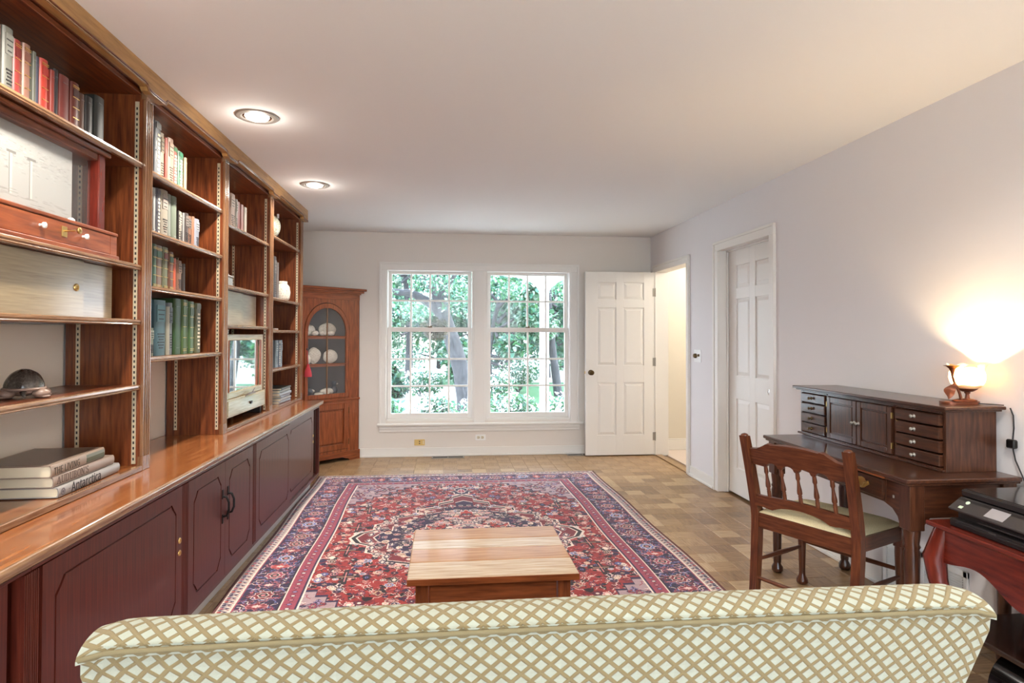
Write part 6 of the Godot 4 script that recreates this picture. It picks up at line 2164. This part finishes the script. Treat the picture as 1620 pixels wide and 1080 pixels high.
	part(t, "body", G.new().prism(rp, V(0, 0, -0.16), V(1, 0, 0), V(0, 1, 0), 0.32, true), M.gloss_black)
	part(t, "front_band", G.new().tube([V(-0.152, 0.06, -0.1), V(-0.153, 0.06, 0.1)], 0.006, 8), M.steel)
	for z in [-0.13, 0.13]:
		part(t, "foot", G.new().bb(V(-0.12, 0.0, z - 0.015), V(0.16, 0.006, z + 0.015), 0.002), M.black)
	single("power_cable", G.new().tube([V(0, 0.60, 0), V(0.0, 0.5, 0.005), V(0.004, 0.4, 0.0), V(0, 0.3, -0.01), V(0.0, 0.257, -0.012)], 0.004, 6), M.black, "black power cable hanging under the side table", "cable", V(2.25, 0.0, 4.74))
	var bc := thing("binder_clip", "steel binder clip standing on the lower shelf", "clip", V(2.22, 0.2555, 4.9))
	part(bc, "jaw", G.new().prism(P2([-0.012, 0, 0.012, 0, 0.002, 0.022, -0.002, 0.022]), V(0, 0, -0.018), V(1, 0, 0), V(0, 1, 0), 0.036), M.black)
	for s in [-1.0, 1.0]:
		part(bc, "wire_arm", G.new().tube([V(s * 0.002, 0.02, -0.008), V(s * 0.014, 0.05, -0.006), V(s * 0.014, 0.05, 0.006), V(s * 0.002, 0.02, 0.008)], 0.0014, 6), M.chrome)

# ------------------------------------------------------------------ garden
var leaf_meshes := []
func leaf_mesh(bend: float) -> ArrayMesh:
	var g := G.new()
	var f := func(u: float, v: float) -> Vector3:
		var s := sin(pow(clampf(v, 0, 1), 0.8) * PI)
		return V((u - 0.5) * 0.55 * s, 0.16 * absf(u - 0.5) * s - bend * v * v, v)
	g.surf(f, 2, 3, false)
	return g.mesh()

func foliage(parent: Node3D, called: String, spots: Array, per: int, size: float, mats: Array, sd: int) -> void:
	# spots: [centre, radii]; leaves near the surface of each clump
	var rr := RandomNumberGenerator.new()
	rr.seed = sd
	for k in mats.size():
		var mm := MultiMesh.new()
		mm.transform_format = MultiMesh.TRANSFORM_3D
		mm.mesh = leaf_meshes[k % leaf_meshes.size()]
		mm.instance_count = spots.size() * per / mats.size()
		for i in mm.instance_count:
			var s: Array = spots[i % spots.size()]
			var d := V(rr.randfn(), rr.randfn(), rr.randfn()).normalized() * pow(rr.randf(), 0.45)
			var p: Vector3 = s[0] + d * s[1]
			var b := Basis.from_euler(V(rr.randf_range(-1.2, 1.2), rr.randf() * TAU, rr.randf_range(-0.8, 0.8))).scaled(Vector3.ONE * size * rr.randf_range(0.7, 1.3))
			mm.set_instance_transform(i, Transform3D(b, p))
		var o := MultiMeshInstance3D.new()
		o.name = called
		o.multimesh = mm
		o.material_override = mats[k]
		o.set_meta("kind", "stuff")
		parent.add_child(o, true)

func leafmat(c: Color, bl: Color) -> StandardMaterial3D:
	var m := plain(c, 0.5)
	m.backlight_enabled = true
	m.backlight = bl
	return m

func tree(label: String, at: Vector3, height: float, crown: float, low: float, leaves: int, size: float, mats: Array, sd: int, thick := 0.14) -> void:
	var rr := RandomNumberGenerator.new()
	rr.seed = sd
	var t := thing("tree", label, "tree", at, 0.0, "trees in the garden")
	var pts := []
	var rad := []
	for i in 8:
		var f := i / 7.0
		pts.append(V(0.25 * sin(f * 3.0 + sd), height * f, 0.25 * cos(f * 2.3 + sd * 2)))
		rad.append(thick * (1.0 - 0.75 * f))
	var tg := G.new().tube(pts, rad, 10)
	var spots := []
	for k in 11:
		var f := rr.randf_range(low, 1.0)
		var a := rr.randf() * TAU
		var p0 := V(0, height * f * 0.85, 0)
		var e := V(cos(a) * crown * rr.randf_range(0.45, 1.0), height * f, sin(a) * crown * rr.randf_range(0.45, 1.0))
		tg.tube([p0, p0.lerp(e, 0.5) + V(0, 0.15, 0), e], [thick * 0.4, thick * 0.25, thick * 0.08], 6)
		spots.append([e, V(1, 0.62, 1) * crown * rr.randf_range(0.32, 0.5)])
	part(t, "trunk", tg, M.bark)
	foliage(t, "foliage", spots, leaves / spots.size(), size, mats, sd + 5)

func build_outside() -> void:
	leaf_meshes = [leaf_mesh(0.1), leaf_mesh(0.25)]
	M.bark = StandardMaterial3D.new()
	M.bark.albedo_texture = noise_tex(0.03, 4, [C(26, 26, 28), C(50, 50, 52), C(84, 83, 84)], 41, 256)
	M.bark.uv1_triplanar = true
	M.bark.uv1_scale = V(3, 0.7, 3)
	M.bark.roughness = 0.9
	var teal := leafmat(C(40, 84, 68), C(70, 118, 92))
	var green := leafmat(C(46, 84, 54), C(76, 122, 74))
	var dark := leafmat(C(24, 52, 44), C(44, 80, 64))
	var pale := leafmat(C(128, 152, 136), C(170, 190, 170))
	var gy := -0.45
	var gm := StandardMaterial3D.new()
	gm.albedo_texture = noise_tex(0.02, 4, [C(188, 184, 170), C(206, 202, 190), C(220, 217, 208)], 51, 512)
	gm.uv1_world_triplanar = true
	gm.uv1_triplanar = true
	gm.uv1_scale = Vector3.ONE * 0.3
	gm.roughness = 0.9
	var o := part(self, "ground", G.new().bb(V(-60, gy - 0.3, -70), V(60, gy, 60), 0), gm)
	tag(o, "pale gravel ground outside the window", "ground", "", "structure")
	var lm := StandardMaterial3D.new()
	lm.albedo_texture = noise_tex(0.03, 4, [C(36, 78, 48), C(56, 102, 62), C(80, 126, 76)], 52, 512)
	lm.uv1_triplanar = true
	lm.uv1_scale = Vector3.ONE * 0.8
	lm.roughness = 0.95
	o = part(self, "lawn", G.new().bb(V(1.5, gy, -16), V(14, gy + 0.03, -7.5), 0.01), lm)
	tag(o, "bright green lawn beyond the porch post", "lawn", "", "structure")
	var lp := PackedVector2Array()
	for i in 28:
		var an := TAU * i / 28.0
		lp.append(Vector2(-4.2 + cos(an) * (4.6 + 0.5 * sin(an * 5.0)), -18.0 + sin(an) * (6.2 + 0.6 * cos(an * 4.0))))
	o = part(self, "lawn_strip", G.new().prism(lp, V(0, gy + 0.03, 0), V(1, 0, 0), V(0, 0, 1), 0.03), lm)
	tag(o, "green lawn beyond the leaning tree", "lawn", "", "structure")
	# leaning tree with a forked trunk
	var t := thing("tree", "large leaning tree with forked grey trunk outside the window", "tree", V(0.46, gy, -7.0), 0.0, "trees in the garden")
	var tg := G.new()
	tg.tube([V(0.05, 0, 0), V(-0.02, 0.4, 0), V(-0.12, 1.0, 0), V(-0.3, 1.6, 0), V(-0.52, 2.2, 0), V(-0.62, 2.7, 0.05), V(-0.68, 3.1, 0.1), V(-0.72, 4.2, 0.1), V(-0.6, 5.6, 0.2)], [0.26, 0.2, 0.185, 0.175, 0.17, 0.16, 0.14, 0.12, 0.07], 12)
	tg.tube([V(-0.56, 2.25, 0), V(-0.85, 2.5, 0.1), V(-1.2, 2.68, 0.2), V(-1.6, 2.7, 0.3), V(-2.3, 2.55, 0.4)], [0.12, 0.1, 0.085, 0.07, 0.03], 8)
	tg.tube([V(-0.66, 2.7, 0), V(-0.95, 3.05, -0.1), V(-1.3, 3.5, -0.1), V(-1.8, 4.1, -0.2)], [0.11, 0.1, 0.09, 0.06], 8)
	tg.tube([V(-0.6, 2.6, 0), V(-0.3, 3.1, -0.2), V(0.1, 3.6, -0.3)], [0.08, 0.06, 0.03], 8)
	part(t, "trunk", tg, M.bark)
	var sp := []
	var rr := RandomNumberGenerator.new()
	rr.seed = 77
	for k in 26:
		sp.append([V(rr.randf_range(-3.2, 2.4), rr.randf_range(1.9, 5.2), rr.randf_range(-1.4, 1.6)), V(0.7, 0.4, 0.7) * rr.randf_range(0.6, 1.1)])
	foliage(t, "foliage", sp, 420, 0.085, [teal, green, pale], 78)
	# woodland
	var wood_trees := [[V(-6.5, gy, -15), 8.0, 2.6, 0.25, "broad leafy tree far left of the leaning tree"], [V(-3.2, gy, -18), 9.0, 2.8, 0.2, "tall leafy tree behind the gravel on the left"], [V(-1.4, gy, -13), 6.0, 1.8, 0.3, "slender leafy tree left of the leaning tree"], [V(0.2, gy, -21), 10.0, 3.2, 0.15, "tall spreading tree straight behind the leaning tree"], [V(2.0, gy, -14), 6.5, 2.0, 0.25, "leafy tree between leaning tree and porch post"], [V(3.2, gy, -11), 5.5, 1.6, 0.35, "young leafy tree close to the porch post"], [V(4.4, gy, -19), 9.0, 3.0, 0.15, "tall dense tree behind the porch post"], [V(7.0, gy, -16), 8.0, 2.6, 0.2, "broad dense tree beyond the lawn"], [V(9.5, gy, -22), 9.0, 3.0, 0.1, "tall dense tree at the far end of the lawn"], [V(-9.5, gy, -22), 9.0, 3.2, 0.1, "tall dense tree at the far end of the gravel"], [V(-4.6, gy, -24), 5.0, 2.6, 0.02, "low dense thicket tree behind the gravel"], [V(-0.6, gy, -26), 5.0, 3.0, 0.02, "low dense thicket tree behind the lawn strip"], [V(2.6, gy, -25), 5.0, 3.0, 0.02, "low dense thicket tree past the leaning tree"], [V(6.0, gy, -26), 5.0, 3.0, 0.02, "low dense thicket tree behind the lawn"], [V(-2.4, gy, -10.5), 3.4, 1.2, 0.05, "small bushy tree left of the leaning trunk"], [V(1.4, gy, -10.0), 3.2, 1.1, 0.1, "small bushy tree right of the leaning trunk"], [V(9.8, gy, -30), 6.0, 3.4, 0.02, "low dense thicket tree far behind the lawn"], [V(-8.0, gy, -30), 6.0, 3.4, 0.02, "low dense thicket tree far behind the gravel"]]
	for k in wood_trees.size():
		var a: Array = wood_trees[k]
		tree(a[4], a[0], a[1], a[2], a[3], 8800, 0.19, [[teal, dark, green], [teal, pale, green]][k % 2], 100 + k * 7, 0.13)
	# shrubs under the window, with pale blossoms
	var blossom := leafmat(C(232, 232, 226), C(240, 240, 235))
	var shrubs := [[V(0.55, gy, -3.1), 0.55, "flowering white shrub left of the porch post"], [V(1.05, gy, -3.4), 0.6, "flowering white shrub nearest the porch post"], [V(1.95, gy, -3.2), 0.6, "flowering white shrub right of the porch post"], [V(-0.25, gy, -4.6), 0.5, "low pale shrub under the leaning tree"], [V(-1.15, gy, -3.9), 0.55, "leafy shrub at the left end of the window"], [V(-2.0, gy, -9.2), 0.7, "low pale shrub on the edge of the far lawn"], [V(-0.6, gy, -9.8), 0.65, "low pale shrub behind the leaning trunk, left"], [V(1.25, gy, -8.8), 0.6, "low pale shrub just right of the leaning trunk"], [V(2.2, gy, -12.0), 0.8, "low pale shrub on the edge of the bright lawn"]]
	for k in shrubs.size():
		var a: Array = shrubs[k]
		var s := thing("shrub", a[2], "shrub", a[0], 0.0, "shrubs under the window")
		var r: float = a[1]
		var st := G.new()
		for i in 6:
			var an := TAU * i / 6.0
			st.tube([V(0, 0, 0), V(cos(an) * r * 0.3, r * 0.5, sin(an) * r * 0.3), V(cos(an) * r * 0.6, r * 0.9, sin(an) * r * 0.5)], [0.015, 0.012, 0.006], 5)
		part(s, "stems", st, M.bark)
		foliage(s, "foliage", [[V(0, r * 0.75, 0), V(r * 0.8, r * 0.6, r * 0.6)], [V(r * 0.3, r * 0.8, 0.1), V(r * 0.6, r * 0.5, r * 0.5)]], 350, 0.1, [teal, green], 300 + k)
		if k != 4:
			foliage(s, "blossom", [[V(0, r * 0.95, 0.1), V(r * 0.85, r * 0.5, r * 0.6)]], 420, 0.075, [blossom], 330 + k)
	# porch post and beam with arched brackets
	var p := thing("porch_post", "white square porch post with arched beam outside the window", "post", V(1.41, gy, -2.0))
	part(p, "shaft", G.new().bb(V(-0.06, 0, -0.06), V(0.06, 2.62, 0.06), 0.006), M.porch)
	part(p, "base", G.new().bb(V(-0.085, 0, -0.085), V(0.085, 0.14, 0.085), 0.008), M.porch)
	part(p, "capital", G.new().bb(V(-0.08, 2.44, -0.08), V(0.08, 2.48, 0.08), 0.006), M.porch)
	part(p, "beam", G.new().bb(V(-0.5, 2.62, -0.07), V(3.0, 2.9, 0.07), 0.004), M.porch)
	for s in [-1.0, 1.0]:
		var poly := PackedVector2Array()
		for i in 9:
			var a := PI / 2 * i / 8.0
			poly.append(Vector2(s * (0.06 + 0.5 * (1.0 - cos(a))), 2.62 - 0.26 * (1.0 - sin(a))))
		poly.append(Vector2(s * 0.56, 2.63))
		poly.append(Vector2(s * 0.06, 2.63))
		part(p, "bracket", G.new().prism(poly, V(0, 0, -0.03), V(1, 0, 0), V(0, 1, 0), 0.06), M.porch)
	# hanging basket
	var hb := thing("hanging_basket", "hanging basket of trailing plants outside the window", "hanging basket", V(-0.15, 1.27, -0.9))
	part(hb, "basket", G.new().lathe(Vector3.ZERO, [Vector2(0, 0.0), Vector2(0.07, 0.01), Vector2(0.12, 0.06), Vector2(0.14, 0.13), Vector2(0.145, 0.14), Vector2(0.0, 0.13)], 20), plain(C(44, 40, 28), 0.9))
	var ch := G.new()
	for i in 3:
		var a := TAU * i / 3.0
		ch.tube([V(cos(a) * 0.14, 0.14, sin(a) * 0.14), V(0, 0.75, 0)], 0.003, 5)
	ch.tube([V(0, 0.74, 0), V(0, 1.5, 0)], 0.004, 5)
	part(hb, "chains", ch, M.iron)
	foliage(hb, "foliage", [[V(0, 0.18, 0), V(0.17, 0.08, 0.17)], [V(0.05, 0.1, 0.1), V(0.14, 0.1, 0.1)]], 260, 0.05, [leafmat(C(40, 46, 30), C(50, 58, 34)), leafmat(C(84, 78, 62), C(70, 68, 50))], 400)
	# eave that the basket hangs from
	o = part(self, "trim_5", G.new().bb(V(-2.2, 2.78, -2.3), V(4.6, 2.9, -0.2), 0.01), M.porch)
	tag(o, "white eave over the window", "eave", "", "structure")

func late_materials() -> void:
	woods("table", [C(134, 92, 60), C(158, 114, 78), C(172, 132, 96), C(184, 152, 118)], 0.42, 0.15, 9.0, 0.6, 18)
	woods("darkwood", [C(24, 13, 10), C(34, 19, 14), C(42, 25, 18)], 0.25, 0.4, 9.0, 0.8, 19)
	M.plastic = plain(C(26, 24, 25), 0.35)
	M.plastic2 = plain(C(54, 50, 50), 0.4)
	M.lidtop = plain(C(36, 32, 30), 0.12)
	M.seatcloth = StandardMaterial3D.new()
	M.seatcloth.albedo_texture = noise_tex(0.12, 3, [C(186, 170, 128), C(206, 192, 152), C(220, 208, 172)], 61, 256)
	M.seatcloth.uv1_triplanar = true
	M.seatcloth.uv1_scale = Vector3.ONE * 6.0
	M.seatcloth.roughness = 0.95
	M.pale = wood("pale", 2, [C(150, 134, 104), C(170, 154, 122), C(184, 170, 138)], 0.24, 0.6, 9.0, 0.6, 62)
	M.mirror = plain(Color(0.9, 0.92, 0.92), 0.02, 1.0)
	M.pewter = StandardMaterial3D.new()
	M.pewter.albedo_texture = noise_tex(0.08, 3, [C(70, 66, 62), C(150, 146, 140), C(196, 192, 186)], 63, 256)
	M.pewter.uv1_triplanar = true
	M.pewter.uv1_scale = Vector3.ONE * 9.0
	M.pewter.metallic = 0.5
	M.pewter.roughness = 0.4
	M.shellmat = StandardMaterial3D.new()
	M.shellmat.albedo_texture = noise_tex(0.05, 4, [C(60, 64, 56), C(150, 152, 136), C(206, 204, 192)], 64, 256, FastNoiseLite.TYPE_CELLULAR)
	M.shellmat.uv1_triplanar = true
	M.shellmat.uv1_scale = Vector3.ONE * 5.0
	M.shellmat.roughness = 0.3
	M.jarmat = StandardMaterial3D.new()
	M.jarmat.albedo_texture = noise_tex(0.05, 3, [C(92, 62, 44), C(196, 186, 170), C(222, 216, 204), C(214, 206, 194)], 65, 256)
	M.jarmat.uv1_triplanar = true
	M.jarmat.uv1_scale = Vector3.ONE * 6.0
	M.jarmat.roughness = 0.25
	M.turtle = StandardMaterial3D.new()
	M.turtle.albedo_texture = noise_tex(0.06, 3, [C(34, 30, 28), C(72, 64, 58), C(122, 112, 102)], 66, 256, FastNoiseLite.TYPE_CELLULAR)
	M.turtle.uv1_triplanar = true
	M.turtle.uv1_scale = Vector3.ONE * 9.0
	M.turtle.roughness = 0.25
	M.turtle_pale = plain(C(136, 112, 98), 0.35)
	M.bleached = StandardMaterial3D.new()
	M.bleached.albedo_texture = noise_tex(0.04, 4, [C(150, 138, 122), C(206, 198, 184), C(226, 220, 208)], 67, 256)
	M.bleached.uv1_triplanar = true
	M.bleached.uv1_scale = Vector3.ONE * 6.0
	M.bleached.roughness = 0.6
	M.duckdark = plain(C(44, 52, 66), 0.4)
	M.lining = plain(C(72, 66, 68), 0.7)
	M.tassel = plain(C(186, 56, 66), 0.8)
	# faded pencil drawing of a street with two tall posts
	var im := Image.create(256, 128, false, Image.FORMAT_RGB8)
	im.fill(C(150, 150, 145))
	var rr := RandomNumberGenerator.new()
	rr.seed = 21
	for k in 260:
		var x := rr.randi_range(0, 250)
		var y := rr.randi_range(20, 70)
		im.fill_rect(Rect2i(x, y, rr.randi_range(2, 14), 1), C(112, 112, 108).lerp(C(168, 168, 164), rr.randf()))
	for px in [60, 118]:
		im.fill_rect(Rect2i(px, 46, 7, 62), C(178, 174, 164))
		im.fill_rect(Rect2i(px - 2, 46, 2, 62), C(92, 90, 84))
		im.fill_rect(Rect2i(px - 9, 42, 26, 4), C(96, 94, 88))
	for k in 60:
		im.fill_rect(Rect2i(rr.randi_range(0, 240), rr.randi_range(100, 126), rr.randi_range(6, 30), 1), C(126, 126, 120))
	M.sketch_print = plain(Color(1, 1, 1), 0.6)
	M.sketch_print.albedo_texture = ImageTexture.create_from_image(im)
